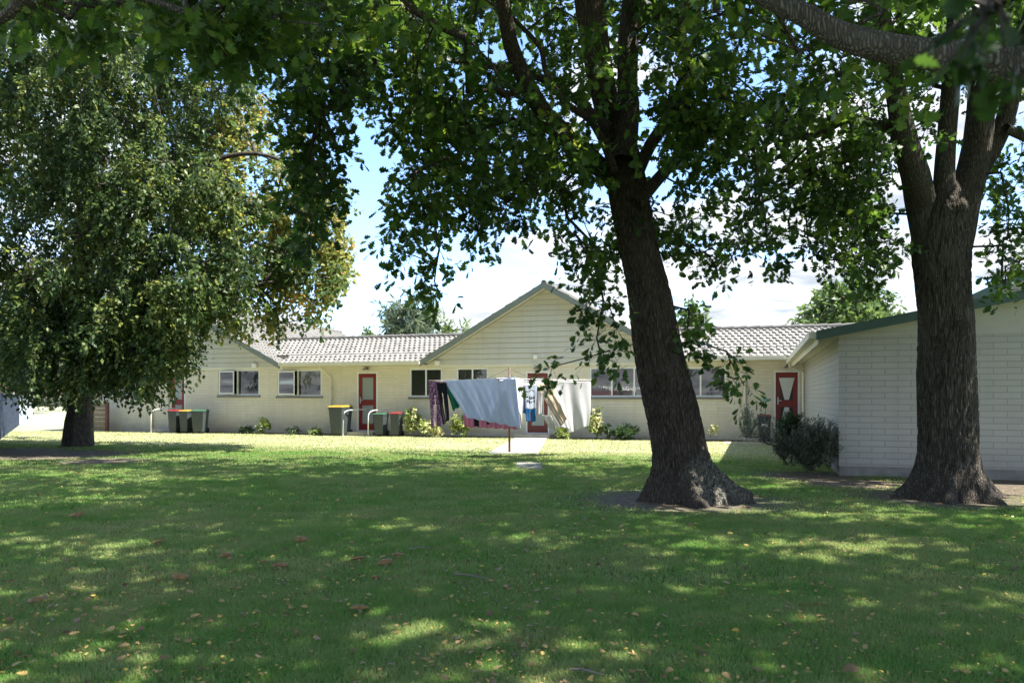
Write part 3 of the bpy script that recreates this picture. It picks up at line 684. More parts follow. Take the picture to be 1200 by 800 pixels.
make_tree('broadleaf_tree', TREE1 * (1,1,0), 'wide drooping leafy tree on the left with a short thick trunk in the lawn', 'tree',
          [(pt, rt, dict(sides=48, rings=70, flare=(1.1,.7,5), ridge=.04))] + [(a, b, dict(sides=14, rings=26, ridge=.02)) for a, b in (uA, uB, uC, uD, uE, uF)], m_bark1, m_leafB, fol1, 23, grow_kw=dict(seg=.7, tip=.006, maxr=.08))
# --- trees beyond the roofs
m_leafF = leaf_mat('far_blue_green_leaves', [(0,(.06,.09,.065)),(.5,(.11,.15,.10)),(1,(.19,.23,.14))], .3)
m_leafG = leaf_mat('far_green_leaves', [(0,(.045,.08,.03)),(.5,(.085,.14,.045)),(1,(.16,.22,.07))], .3)
def far_tree(px, ytop, ybot, wpx, Y, label, leafm, n, kind='small', size=.35, seed=1, rad=1.0, nt=6, nl=7, blobs=None, gap=.35):
    r = np.random.default_rng(seed); b = P(px, 465, Y); b[2] = 0
    top = P(px, ytop, Y); bot = P(px, ybot, Y); h = top[2]
    pts = np.array([b + (0,0,-.1), b + (.1,0,h*.3), b + (-.1,.1,h*.6), b + (.05,0,h*.92)]); w = wpx / FPX * Y / 2
    c = b + (0, 0, (top[2] + max(bot[2], 2.0)) / 2); rz = (top[2] - max(bot[2], 2.0)) / 2 * .92
    t = ell_targets(r, c, (w*.9, w*.9, rz), n, gap)
    make_tree('tree', b, label, 'tree', [(pts, np.array([.26,.2,.13,.04]) * h / 10, dict(sides=12, rings=14, ridge=.02))], m_bark1, leafm,
              [dict(targets=t, rad=rad, nt=nt, nl=nl, size=size, kind=kind, droop=.2, tint=tint_for(r, n, .5, .2), twigs=False)], seed, grow_kw=dict(seg=1.2, tip=.012, maxr=.12), group='trees beyond the roofs')
far_tree(480, 338, 420, 66, 48, 'airy blue-green tree rising behind the roof left of the centre gable', m_leafF, 80, 'thin', .55, 31, .85)
far_tree(530, 378, 420, 40, 52, 'small pale tree top just left of the centre gable rake', m_leafG, 26, 'thin', .5, 32, .7)
far_tree(428, 384, 430, 26, 44, 'low dark bush-like tree top peeping over the left link roof', m_leafG, 16, 'small', .3, 33, .5)
far_tree(808, 355, 430, 36, 46, 'narrow green tree behind the roof right of the leaning oak', m_leafG, 50, 'small', .35, 34, .8)
far_tree(995, 326, 430, 118, 40, 'broad light green tree behind the right building beside its eave', m_leafG, 150, 'small', .32, 35, .9)
far_tree(372, 375, 430, 40, 60, 'pale tree top behind the left gable roof', m_leafG, 30, 'small', .4, 36, .9)
far_tree(30, 380, 480, 110, 62, 'far green tree beyond the end of the left fence', m_leafG, 120, 'small', .4, 37, 1.1)
far_tree(-90, 340, 480, 150, 50, 'tall tree behind the fence at the far left', m_leafG, 130, 'small', .4, 38, 1.1)
far_tree(85, 400, 480, 70, 75, 'small distant tree showing beside the left trunk', m_leafF, 60, 'small', .45, 39, 1.0)

# ------------------------------------------------------------------ the long house
BACK = 8.0
s_end0 = S(104); s_end1 = s_rb + 1.2
house = empty('brick_house', W(0, 0, 0), 'long low cream brick house with front gables, tiled roofs and red doors', 'house')
WT = 2.383                                                     # top of block wall / bottom of gable cladding
openings = []                                                 # (s0,s1,z0,z1)
def wall_holes(mb, s0, s1, z0, z1, holes, d0=0.0, d1=.12):
    ss = sorted({s0, s1, *[h[0] for h in holes], *[h[1] for h in holes]}); zs = sorted({z0, z1, *[h[2] for h in holes], *[h[3] for h in holes]})
    solid = {}
    for i in range(len(ss)-1):
        for j in range(len(zs)-1):
            cs, cz = (ss[i]+ss[i+1])/2, (zs[j]+zs[j+1])/2
            solid[i, j] = not any(h[0] < cs < h[1] and h[2] < cz < h[3] for h in holes)
    for (i, j), ok in solid.items():
        if not ok: continue
        a, b, c, e = ss[i], ss[i+1], zs[j], zs[j+1]
        mb.add([(a,d0,c),(b,d0,c),(b,d0,e),(a,d0,e)], [(0,1,2,3)]); mb.add([(a,d1,c),(b,d1,c),(b,d1,e),(a,d1,e)], [(3,2,1,0)])
        if not solid.get((i-1, j), False): mb.add([(a,d0,c),(a,d0,e),(a,d1,e),(a,d1,c)], [(0,1,2,3)])
        if not solid.get((i+1, j), False): mb.add([(b,d0,c),(b,d1,c),(b,d1,e),(b,d0,e)], [(0,1,2,3)])
        if not solid.get((i, j-1), False): mb.add([(a,d0,c),(a,d1,c),(b,d1,c),(b,d0,c)], [(0,1,2,3)])
        if not solid.get((i, j+1), False): mb.add([(a,d0,e),(b,d0,e),(b,d1,e),(a,d1,e)], [(0,1,2,3)])
def window(px0, px1, y0, y1, panes, opts, label=None):
    s0, s1 = S(px0), S(px1); sm = (s0+s1)/2; z1 = ZZ(y0, sm); z0 = ZZ(y1, sm); openings.append((s0, s1, z0, z1))
    f = MB('house'); t = .05
    f.box(s0, s0+t, .015, .08, z0, z1); f.box(s1-t, s1, .015, .08, z0, z1); f.box(s0+t, s1-t, .015, .08, z1-t, z1); f.box(s0+t, s1-t, .015, .08, z0, z0+t)
    cuts = [s0 + t] + [s0 + (s1-s0)*c for c in panes] + [s1 - t]
    for c in cuts[1:-1]: f.box(c-.025, c+.025, .018, .078, z0+t, z1-t)
    w = f.build('window', m_alu, house, label=label)
    for i in range(len(cuts)-1):
        a, b = cuts[i] + (.025 if i else 0), cuts[i+1] - (.025 if i < len(cuts)-2 else 0)
        o = opts[i] if i < len(opts) else ''
        if 'o' in o:                                          # awning/side sash standing ajar
            tilt = .14; g = MB('house')
            def pp(s, z, off=0.0): k = (s - a) / (b - a); return (s, -.01 - tilt * k + off, z)
            g.add([pp(a,z0+t), pp(b,z0+t), pp(b,z1-t), pp(a,z1-t)], [(0,1,2,3)]); g.build('pane', m_glass, w)
            g = MB('house')
            for (sa, sb, za, zb) in ((a, a+.04, z0+t, z1-t), (b-.04, b, z0+t, z1-t), (a+.04, b-.04, z1-t-.04, z1-t), (a+.04, b-.04, z0+t, z0+t+.04)):
                q = [pp(sa,za,-.012), pp(sb,za,-.012), pp(sb,zb,-.012), pp(sa,zb,-.012), pp(sa,za,.012), pp(sb,za,.012), pp(sb,zb,.012), pp(sa,zb,.012)]
                g.add(q, [(0,1,2,3),(7,6,5,4),(0,4,5,1),(1,5,6,2),(2,6,7,3),(3,7,4,0)])
            g.build('sash', m_white, w)
        else:
            g = MB('house'); g.add([(a,.05,z0+t),(b,.05,z0+t),(b,.05,z1-t),(a,.05,z1-t)], [(0,1,2,3)]); g.build('pane', m_glass, w)
        if 'b' in o:
            g = MB('house'); zb = z0 + (z1-z0)*.42; g.box(a, b, .085, .095, zb, z1-.03); g.build('blind', m_blind, w)
        if 'g' in o: g = MB('house'); g.box(a, b, .085, .095, z0+.03, z1-.03); g.build('blind', m_gblind, w)
        if 'n' in o or 'h' in o:                              # net curtain, full or top-half
            g = MB('house'); k = 24; za = z0 + (.03 if 'n' in o else (z1-z0)*.45)
            zt = z1 - (.03 if 'h' in o else (z1-z0)*.5)
            for q in range(k):
                sa, sb = a+(b-a)*q/k, a+(b-a)*(q+1)/k; da, db = .12+.02*math.sin(q*1.9), .12+.02*math.sin((q+1)*1.9)
                g.add([(sa,da,za),(sb,db,za),(sb,db,zt),(sa,da,zt)], [(0,1,2,3)])
            g.build('curtain', m_net, w)
    g = MB('house'); g.box(s0-.04, s1+.04, -.05, .02, z0-.07, z0-.002); g.build('sill', m_sill, w, bevel=.008)
    return w
window(136, 166, 433, 463, [.5], ['o', 'n'])
window(256, 304, 433, 463, [.46], ['o', ''])
window(325, 377, 433, 464, [.46], ['o', 'b'], 'window with a beige roller blind half down')
window(480, 518, 431.5, 465, [.5], ['g', 'g'])
window(535, 572, 431, 465, [.5], ['h', 'h'])
window(691, 766, 430, 465, [.35, .7], ['n', 'n', 'n'])
window(789, 851, 430, 465, [.52], ['', ''])
m_hour = plain('white_mesh_panel', (.62,.62,.60), .5, var=.04)
def door(px0, px1, y0, mat, kind, label):
    s0, s1 = S(px0), S(px1); z1 = ZZ(y0, (s0+s1)/2); z0 = .16; openings.append((s0-.05, s1+.05, .02, z1+.05))
    fr = MB('house'); fr.box(s0-.05, s0, -.008, .10, .02, z1+.05); fr.box(s1, s1+.05, -.008, .10, .02, z1+.05); fr.box(s0, s1, -.008, .10, z1, z1+.05)
    fr.box(s0, s1, -.03, .11, .02, z0-.005)
    d = MB('house'); st = .13; zr = z0 + .95
    d.box(s0+.004, s0+st, .03, .07, z0, z1-.004); d.box(s1-st, s1-.004, .03, .07, z0, z1-.004)
    d.box(s0+st, s1-st, .03, .07, z1-.14, z1-.004); d.box(s0+st, s1-st, .03, .07, zr-.10, zr+.10); d.box(s0+st, s1-st, .03, .07, z0, z0+.22)
    D = d.build('door', mat, house, label=label)
    fr.build('door_frame', m_white, D)
    for (za, zb) in ((z0+.22, zr-.10), (zr+.10, z1-.14)):
        g = MB('house'); g.box(s0+st, s1-st, .045, .055, za, zb); g.build('panel', m_screen if kind == 'hour' else m_frost, D)
    if kind == 'hour':
        c = (s0+s1)/2; w = (s1-s0)/2 - st + .04
        for (pts) in ([(c-w, z1-.16), (c+w, z1-.16), (c+w*.28, zr+.11), (c-w*.28, zr+.11)], [(c-w*.28, zr-.11), (c+w*.28, zr-.11), (c+w, z0+.16), (c-w, z0+.16)]):
            g = MB('house'); g.prism(pts, .022, .044); g.build('hourglass_panel', m_hour, D)
    h = MB('house'); hs = s0 + .065; h.box(hs-.018, hs+.018, .015, .03, z0+.92, z0+1.14); h.box(hs-.012, hs+.10, -.015, .012, z0+1.02, z0+1.045); h.box(hs-.01, hs+.01, -.0, .02, z0+1.022, z0+1.043)
    h.build('handle', m_steel, D, bevel=.004)
    stp = MB('house'); stp.box(s0-.25, s1+.25, -.75, -.012, 0, .13); stp.build('step', m_conc, house, bevel=.012)
    lamp = MB('house'); c = (s0+s1)/2; lamp.prism([(c-.11, z1+.12), (c+.11, z1+.12), (c+.03, z1+.19), (c-.03, z1+.19)], -.20, -.04); lamp.box(c-.02, c+.02, -.12, .0, z1+.19, z1+.22)
    lamp.build('porch_lamp', m_sill, house)
door(201, 216, 436, m_red, '', 'red door shaded by the left tree')
door(420, 441, 437.5, m_red, '', 'red door with two frosted glass panels')
door(618, 642, 437, m_maroon, '', 'maroon door behind the washing')
door(909, 935, 436, m_red, 'hour', 'red door with white hourglass shaped panels')
wb = MB('house'); wall_holes(wb, s_end0, s_end1, .0, WT, openings)
wb.box(s_end0, s_end1, BACK-.12, BACK, 0, WT); wb.box(s_end0, s_end0+.12, .12, BACK-.12, 0, WT); wb.box(s_end1-.12, s_end1, .12, BACK-.12, 0, WT)
wb.build('wall', m_wall, house)
ib = MB('house'); ib.box(s_end0+.2, s_end1-.2, 3.2, 3.3, .05, WT-.02); ib.box(s_end0+.13, s_end1-.13, .125, BACK-.13, WT-.015, WT-.003); ib.box(s_end0+.13, s_end1-.13, .13, BACK-.13, .01, .04)
for px in (180, 314, 410, 450, 526, 590, 655, 778, 895): a = S(px); ib.box(a-.05, a+.05, .125, 3.2, .05, WT-.02)
ib.build('interior_wall', m_room, house)
# tiled roofs
def tiles(o, a, b, La, Lb, seed=0, row0=0, tw=.19, th=.26):
    """o origin (s,d,z), a along-eave unit, b up-slope unit"""
    o = np.asarray(o, float); a = np.asarray(a, float); b = np.asarray(b, float); nrm = np.cross(a, b); nrm /= np.linalg.norm(nrm)
    if nrm[2] < 0: nrm = -nrm
    nc = int(math.ceil(La / tw)); nr = int(math.ceil(Lb / th)); prof = [(0, .0), (.12, .030), (.35, .034), (.5, .012), (.82, .004), (.97, .0)]
    r = np.random.default_rng(seed); V = []; F = []; Aa = []
    for i in range(nr):
        v0, v1 = i * th, min((i+1) * th + .03, Lb); sh = ((i + row0) % 2) * tw * 0.5
        for j in range(-1, nc + 1):
            rnd = float(np.clip(.5 + r.normal() * .22, 0, 1)); jit = r.normal() * .002
            us = [(j + p[0]) * tw + sh for p in prof] + [(j + 1) * tw + sh]; hs = [p[1] for p in prof] + [0]
            us = [min(max(u, 0), La) for u in us]
            if us[-1] - us[0] < .02: continue
            base = len(V)
            for u, h in zip(us, hs):
                V.append(o + a*u + b*v0 + nrm*(h*.9 + jit - .014)); V.append(o + a*u + b*v0 + nrm*(h*.9 + .028 + jit)); V.append(o + a*u + b*v1 + nrm*(h*.9 + .004 + jit)); Aa += [rnd]*3
            for k in range(len(us)-1):
                q = base + 3*k; F += [(q, q+3, q+4, q+1), (q+1, q+4, q+5, q+2)]
    return V, F, Aa
def roof(name, rects, parent, label=None):
    V = []; F = []; Aa = []; sl = MB('house')
    for k, (o, a, b, La, Lb, *e) in enumerate(rects):
        v, f, q = tiles(o, a, b, La, Lb, k, *e); base = len(V); V += v; F += [tuple(i+base for i in x) for x in f]; Aa += q
    V = np.array(V); w = W(V[:,0], V[:,1], V[:,2])
    o = mesh_obj(name, w, F, m_tile, parent, attr=Aa)
    if label: o['label'] = label
    return o
# main roof (ridge along the facade)
EO = -.48; EZ = 2.47; PT = R(23); RUN = 2.35
zr_ = EZ + math.tan(PT) * RUN
L_ = s_end1 - s_end0 + .6; lb = RUN / math.cos(PT)
a0, a1 = s_end0-.3, s_end0-.3+L_
def gable_span(pxp, pxe): sp = S(pxp, -.52); h_ = abs(S(pxe, -.52) - sp); return sp - h_, sp + h_
g1 = gable_span(213, 326); g2 = gable_span(637, 493)
LINKS = [(a0, g1[0]), (g1[1], g2[0]), (g2[1], a1)]; LINKS = [q for q in LINKS if q[1] - q[0] > .3]
cP, sP = math.cos(PT), math.sin(PT); R0 = .78
def snap(s_): return a0 + round((s_ - a0) / .19) * .19
rects = [((snap(p), EO, EZ), (1,0,0), (0, cP, sP), q - snap(p), R0, 0) for p, q in LINKS]
rects += [((a0, EO + R0*cP, EZ + R0*sP), (1,0,0), (0, cP, sP), L_, lb - R0, 0), ((a0, EO + 2*RUN, EZ), (1,0,0), (0, -cP, sP), L_, lb)]
roof('roof', rects, house)
def slab(mb, quad, nrm, t):
    q = [np.array(p, float) for p in quad]; k = np.array(nrm, float) * t
    mb.add(q + [p - k for p in q], [(0,1,2,3),(7,6,5,4),(0,4,5,1),(1,5,6,2),(2,6,7,3),(3,7,4,0)])
n1 = (0, -sP, cP)
for p, q in LINKS:
    sl = MB('house'); slab(sl, [(p,EO+.02,EZ-.02),(q,EO+.02,EZ-.02),(q,EO+R0*cP,EZ+R0*sP-.02),(p,EO+R0*cP,EZ+R0*sP-.02)], n1, .05)
    sl.build('roof_edge', m_soffit, house); sl = MB('house'); sl.box(p, q, EO+.02, -.002, WT-.02, WT); sl.build('soffit', m_soffit, house)
sl = MB('house'); slab(sl, [(a0,EO+R0*cP,EZ+R0*sP-.02),(a1,EO+R0*cP,EZ+R0*sP-.02),(a1,EO+RUN,zr_-.02),(a0,EO+RUN,zr_-.02)], n1, .05)
sl.build('roof_lining', m_soffit, house); sl = MB('house')
slab(sl, [(a0,EO+2*RUN,EZ-.02),(a1,EO+2*RUN,EZ-.02),(a1,EO+RUN,zr_-.02),(a0,EO+RUN,zr_-.02)], (0, sP, cP), .05)
sl.build('roof_lining', m_soffit, house); sl = MB('house'); sl.box(s_end0, s_end1, EO+2*RUN-.3, BACK, WT+.001, EZ-.08); sl.build('back_roof', m_soffit, house)
rc = MB('house'); k = 0; x = a0
while x < a1: rc.tube([(x, EO+RUN, zr_+.02), (x+.40, EO+RUN, zr_+.035)], [.085, .095], 10); x += .40
rc.build('ridge_cap', m_tile, house)
# gable roofs
def gable(name_label, pxl, pxp, pyp, py_e, right_px=None, ridge_len=10, clad_cols=None, dlen=None):
    df = -.52
    sp = S(pxp, df); zp = ZZ(pyp, sp, df)
    if right_px is None: se = S(pxl, df); half = sp - se; ze = ZZ(py_e, se, df)
    else: se = S(right_px, df); half = se - sp; ze = ZZ(py_e, se, df)
    sl_ = math.atan2(zp - ze, half); c, s_ = math.cos(sl_), math.sin(sl_); Ls = half / c
    dl = dlen or ridge_len
    rects = [((sp-half, df, ze), (0,1,0), (c,0,s_), dl, Ls), ((sp+half, df, ze), (0,1,0), (-c,0,s_), dl, Ls)]
    roof('roof', rects, house)
    mb = MB('house')
    for sg in (-1, 1):
        slab(mb, [(sp+sg*half, df+.03, ze-.018), (sp+sg*half, df+dl, ze-.018), (sp, df+dl, zp-.018), (sp, df+.03, zp-.018)], (sg*s_, 0, c), .05)
    mb.build('soffit', m_soffit, house)
    bb = MB('house'); w = .20
    for sg in (-1, 1):
        e = (sp+sg*(half+.04), ze-.04*math.tan(sl_)); top = .045
        bb.prism([(e[0], e[1]+top), (sp, zp+top), (sp, zp+top-w), (e[0], e[1]+top-w)] if sg < 0 else [(sp, zp+top), (e[0], e[1]+top), (e[0], e[1]+top-w), (sp, zp+top-w)], df-.012, df+.028)
    bb.build('barge_board', m_barge, house)
    # ridge caps
    rc = MB('house'); y = df
    while y < df + dl: rc.tube([(sp, y, zp+.03), (sp, y+.4, zp+.045)], [.085, .095], 10); y += .4
    rc.build('ridge_cap', m_tile, house)
    # weatherboards: lapped, tapering to the rake
    cb = MB('house'); z = WT; bh = .17
    inner = zp - .10
    def hw(zz): return max(0, (inner - zz) / math.tan(sl_))
    i = 0
    while z < inner - .05:
        z2 = min(z + bh, inner); h0, h1 = min(hw(z), half+.02), min(hw(z2), half+.02)
        cb.add([(sp-h0,-.040,z),(sp+h0,-.040,z),(sp+h1,-.008,z2),(sp-h1,-.008,z2),(sp-h0,.02,z),(sp+h0,.02,z)], [(0,1,2,3),(4,5,1,0)]); z = z2; i += 1
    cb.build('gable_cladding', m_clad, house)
    tb = MB('house'); tb.box(sp-half+.1, sp+half-.1, -.045, -.004, WT-.10, WT-.002); tb.build('trim_board', m_trim, house)
    gb_ = MB('house'); gb_.add([(sp-half+.1,.11,WT),(sp+half-.1,.11,WT),(sp,.11,inner)], [(0,1,2)]); gb_.build('gable_backing', m_dark, house)
    return sp, half, zp, ze
gl = gable('left', None, 213, 361, 426, right_px=326, dlen=11.5)
gc = gable('centre', 493, 637, 332, 423, dlen=9.5)
# gutters and downpipes
def gutter(s0, s1):
    g = MB('house'); y0 = EO - .10; y1 = EO + .0
    g.prism([(s0, EZ-.09), (s1, EZ-.09), (s1, EZ-.07), (s0, EZ-.07)], y0, y1); g.box(s0, s1, y0-.015, y0, EZ-.09, EZ+.02); g.box(s0, s0+.01, y0, y1, EZ-.07, EZ+.0); g.box(s1-.01, s1, y0, y1, EZ-.07, EZ)
    g.build('gutter', m_trim, house, bevel=.004)
    f = MB('house'); f.box(s0, s1, EO+.002, EO+.018, WT-.02, EZ-.02); f.build('fascia', m_trim, house)
s_lr = gl[0] + gl[1]; s_cl = gc[0] - gc[1]; s_cr = gc[0] + gc[1]
gutter(s_lr + .05, s_cl - .03); gutter(s_cr + .05, s_rb - .5); gutter(s_end0 - .3, gl[0]-gl[1]-.05) if gl[0]-gl[1] > s_end0 else None
def downpipe(px, swan=True):
    a = S(px); g = MB('house')
    p = [(a-.16, EO-.03, EZ-.08), (a-.16, EO-.03, EZ-.16), (a, -.06, EZ-.48), (a, -.06, 1.2), (a, -.06, .04)] if swan else [(a, EO-.03, EZ-.08), (a, -.2, EZ-.2), (a, -.06, EZ-.3), (a, -.06, 1.2), (a, -.06, .04)]
    g.tube(p, .035, 10); g.build('downpipe', m_trim, house, smooth=False)
    br = MB('house')
    for z in (.6, 1.6): br = MB('house'); br.box(a-.05, a+.05, -.10, -.001, z, z+.03); br.build('pipe_bracket', m_trim, house)
downpipe(388.5); downpipe(179, False); downpipe(873, False); downpipe(198, False)
mt = MB('house'); a = S(628); mt.box(a-.07, a+.07, -.09, -.03, 2.52, 2.66); mt.build('wall_lamp', m_white, house, bevel=.02)
for px in (300, 514): mt = MB('house'); a = S(px); mt.box(a-.09, a+.09, -.14, -.047, WT-.02, WT+.12); mt.build('meter_box', m_white, house, bevel=.01)
an = MB('house'); a = S(826, 2); an.tube([(a,1.9,zr_), (a,1.9,zr_+.6)], .012, 6)
an.tube([(a-.35,1.9,zr_+.55), (a+.55,1.9,zr_+.6)], .009, 6)
for q in range(5): an.tube([(a-.25+q*.18,1.75,zr_+.56+q*.01), (a-.25+q*.18,2.05,zr_+.56+q*.01)], .005, 5)
an.build('antenna', m_steel, house)

# ------------------------------------------------------------------ right building
rb = empty('block_building', RBC * (1,1,0), 'white painted block building with a dark green roof edge behind the thick oak', 'building')
RL = 9.5; RD = -d_rb - .02
df = d_rb - .42; se = S(958, df); ze = ZZ(389, se, df)
sfar = S(1200, df); zfar = ZZ(341, sfar, df); slope = (zfar - ze) / (sfar - se); RWT = ZZ(393, s_rb, d_rb)
def rz_(s): return ze + (s - se) * slope
w = MB('house'); w.box(s_rb, s_rb+RL, d_rb, d_rb+.14, .16, RWT); w.box(s_rb, s_rb+.14, d_rb+.14, RD+d_rb, .16, RWT); w.box(s_rb+RL-.14, s_rb+RL, d_rb+.14, RD+d_rb, .16, RWT)
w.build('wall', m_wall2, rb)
w = MB('house'); w.box(s_rb+.012, s_rb+RL-.01, d_rb+.012, RD+d_rb, -.02, .16); w.build('foundation', m_found, rb)
w = MB('house'); w.prism([(s_rb+.01, RWT), (s_rb+RL, RWT), (s_rb+RL, rz_(s_rb+RL)-.06), (s_rb+.01, rz_(s_rb)-.06)], d_rb+.006, d_rb+.1)
w.box(s_rb+.005, s_rb+RL, d_rb-.012, d_rb+.006, RWT-.02, RWT+.03)
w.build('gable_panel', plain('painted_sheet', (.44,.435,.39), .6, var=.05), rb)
th_ = math.atan(slope); nn_ = (-math.sin(th_), 0, math.cos(th_)); w = MB('house')
slab(w, [(se, df, rz_(se)), (se+RL+1, df, rz_(se+RL+1)), (se+RL+1, 0, rz_(se+RL+1)), (se, 0, rz_(se))], nn_, .05)
w.build('roof', plain('grey_green_roofing', (.20,.23,.20), .5), rb)
w = MB('house'); w.box(se+.1, s_rb, df+.03, -.05, RWT-.02, RWT-.003); slab(w, [(s_rb-.1, df+.03, rz_(s_rb-.1)-.055), (s_rb+RL, df+.03, rz_(s_rb+RL)-.055), (s_rb+RL, d_rb, rz_(s_rb+RL)-.055), (s_rb-.1, d_rb, rz_(s_rb-.1)-.055)], nn_, .012)
w.build('soffit', m_soffit, rb)
w = MB('house'); e1 = se+RL+1; w.prism([(se-.02, rz_(se)+.02), (e1, rz_(e1)+.02), (e1, rz_(e1)-.13), (se-.02, rz_(se)-.13)], df-.03, df-.002); w.build('barge_board', m_green, rb)
w = MB('house'); gz = rz_(se); w.box(se-.13, se-.115, df, -.3, gz-.10, gz+.02); w.box(se-.115, se-.0, df, -.3, gz-.10, gz-.08); w.box(se-.13, se, df-.004, df+.01, gz-.10, gz)
w.box(se-.002, se+.015, df, -.3, gz-.2, gz-.055)
w.build('gutter', m_trim, rb, bevel=.004)
w = MB('house'); y = -.9; w.tube([(se-.06, y-.3, gz-.1), (se-.06, y-.1, gz-.2), (s_rb-.05, y, gz-.35), (s_rb-.05, y, .05)], .035, 10); w.build('downpipe', m_trim, rb)
w = MB('house'); w.box(s_rb+3.3, s_rb+3.46, d_rb-.012, d_rb+.01, .22, .32); w.build('air_vent', m_found, rb)
# upper gable behind
d2 = d_rb + 3.2; sa = S(1130, d2); za = ZZ(350, sa, d2); sb = S(1200, d2); zb = ZZ(318, sb, d2); k = (zb-za)/(sb-sa); sp_ = sb + 2.2; zp_ = za + k*(sp_-sa); so_ = 2*sp_-sa
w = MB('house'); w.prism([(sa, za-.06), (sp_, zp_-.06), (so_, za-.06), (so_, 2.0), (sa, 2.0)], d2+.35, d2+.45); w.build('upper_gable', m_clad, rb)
t2 = math.atan(k); w = MB('house')
slab(w, [(sa-.1, d2, za-.1*k), (sa-.1, -.2, za-.1*k), (sp_, -.2, zp_), (sp_, d2, zp_)], (-math.sin(t2),0,math.cos(t2)), .06)
slab(w, [(so_+.1, d2, za-.1*k), (so_+.1, -.2, za-.1*k), (sp_, -.2, zp_), (sp_, d2, zp_)], (math.sin(t2),0,math.cos(t2)), .06)
w.build('upper_roof', bpy.data.materials['grey_green_roofing'], rb)
w = MB('house'); w.prism([(sa-.1, za-.1*k+.02), (sp_, zp_+.02), (sp_, zp_-.17), (sa-.1, za-.1*k-.17)], d2-.03, d2-.002); w.prism([(sp_, zp_+.02), (so_+.1, za-.1*k+.02), (so_+.1, za-.1*k-.17), (sp_, zp_-.17)], d2-.03, d2-.002)
w.build('upper_barge_board', m_green, rb)

# ------------------------------------------------------------------ wheelie bins
def lidmat(name, c): return plain(name, c, .4, var=.1)
m_lr = lidmat('red_bin_lid', (.20,.02,.022)); m_ly = lidmat('yellow_bin_lid', (.32,.22,.03)); m_lg = lidmat('green_bin_lid', (.035,.10,.06))
def wheelie_bin(loc, hgt, wid, lid, label, rz=0.0, sticker=False):
    t = empty('wheelie_bin', loc, label, 'bin', 'wheelie bins along the house', -TH + rz)
    w, h, dp = wid/2, hgt, wid*.58
    b = MB(); kb = .78
    def ring(z, k): return [(-w*k,-dp*k,z),(w*k,-dp*k,z),(w*k,dp*k,z),(-w*k,dp*k,z)]
    v = ring(.06, kb) + ring(h*.90, .97) + ring(h*.90, 1.03) + ring(h*.95, 1.03)
    f = [(3,2,1,0)] + [(a*4+i, a*4+(i+1)%4, a*4+4+(i+1)%4, a*4+4+i) for a in range(3) for i in range(4)] + [(12,13,14,15)]
    b.add(v, f); b.box(-w*.7, w*.7, dp*.8, dp*.98, .04, .12)
    b.build('body', m_bin, t, local=True, bevel=.015)
    l = MB(); l.add([(-w*1.08,-dp*1.12,h*.952),(w*1.08,-dp*1.12,h*.952),(w*1.08,dp*1.05,h*.965),(-w*1.08,dp*1.05,h*.965),(-w*1.0,-dp*.9,h*1.0),(w*1.0,-dp*.9,h*1.0),(w*.95,dp*.8,h*1.03),(-w*.95,dp*.8,h*1.03)],
            [(3,2,1,0),(4,5,6,7),(0,1,5,4),(1,2,6,5),(2,3,7,6),(3,0,4,7)])
    l.build('lid', lid, t, local=True, bevel=.012)
    hd = MB(); hd.tube([(-w*.8,dp*1.0,h*.95),(-w*.8,dp*1.3,h*.98),(w*.8,dp*1.3,h*.98),(w*.8,dp*1.0,h*.95)], .014, 8); hd.build('handle', m_bin, t, local=True)
    for sg in (-1, 1):
        wh = MB(); wh.tube([(sg*w*.62, dp*.95, .10), (sg*w*.82, dp*.95, .10)], .10, 18); wh.build('wheel', m_black, t, local=True)
    if sticker:
        st = MB(); st.box(-w*.55, w*.45, -dp*.93-.014, -dp*.93-.004, h*.60, h*.68); st.build('label', m_white, t, local=True)
    return t
def bin_at(px, hpx, wpx, lid, label, d=-.8, **k):
    s = S(px, d); Y = depth(s, d); wheelie_bin(tuple(W(s, d, 0)), hpx / FPX * Y, wpx / FPX * Y / 1.1, lid, label, **k)
bin_at(206, 27, 13, m_lr, 'red lidded wheelie bin by the far left door, left end of the row of three')
bin_at(219, 27, 13, m_ly, 'yellow lidded wheelie bin in the middle of the row of three at the left')
bin_at(234.5, 27.5, 16, m_lg, 'green lidded wheelie bin at the right end of the row of three', rz=.25)
bin_at(399, 35, 21, m_ly, 'large yellow lidded wheelie bin left of the frosted red door', rz=-.1)
bin_at(446.5, 27, 14, m_lg, 'small green lidded wheelie bin right of the frosted red door')
bin_at(465, 28, 12.5, m_lr, 'small red lidded wheelie bin beside the bright shrub')
bin_at(896, 32, 16, m_lr, 'red lidded wheelie bin with a white label beside the hourglass door', sticker=True)
# teal peg basket on a stand above the bin
pb = empty('peg_stand', tuple(W(S(897,-.45),-.45,0)), 'pale teal dish on a thin stand behind the red lidded bin near the hourglass door', 'stand', None, -TH)
m_teal = plain('pale_teal_paint', (.25,.42,.42), .5); b_ = MB(); b_.tube([(0,0,0),(0,0,1.17)], .018, 8); b_.build('pole', m_teal, pb, local=True)
b_ = MB(); b_.tube([(0,0,1.16),(0,0,1.20),(0,0,1.25)], [.07,.14,.16], 20); b_.build('dish', m_teal, pb, local=True)
b_ = MB(); b_.tube([(0,0,1.25),(0,0,1.30),(0,0,1.33)], [.05,.03,.01], 12); b_.build('finial', m_teal, pb, local=True)
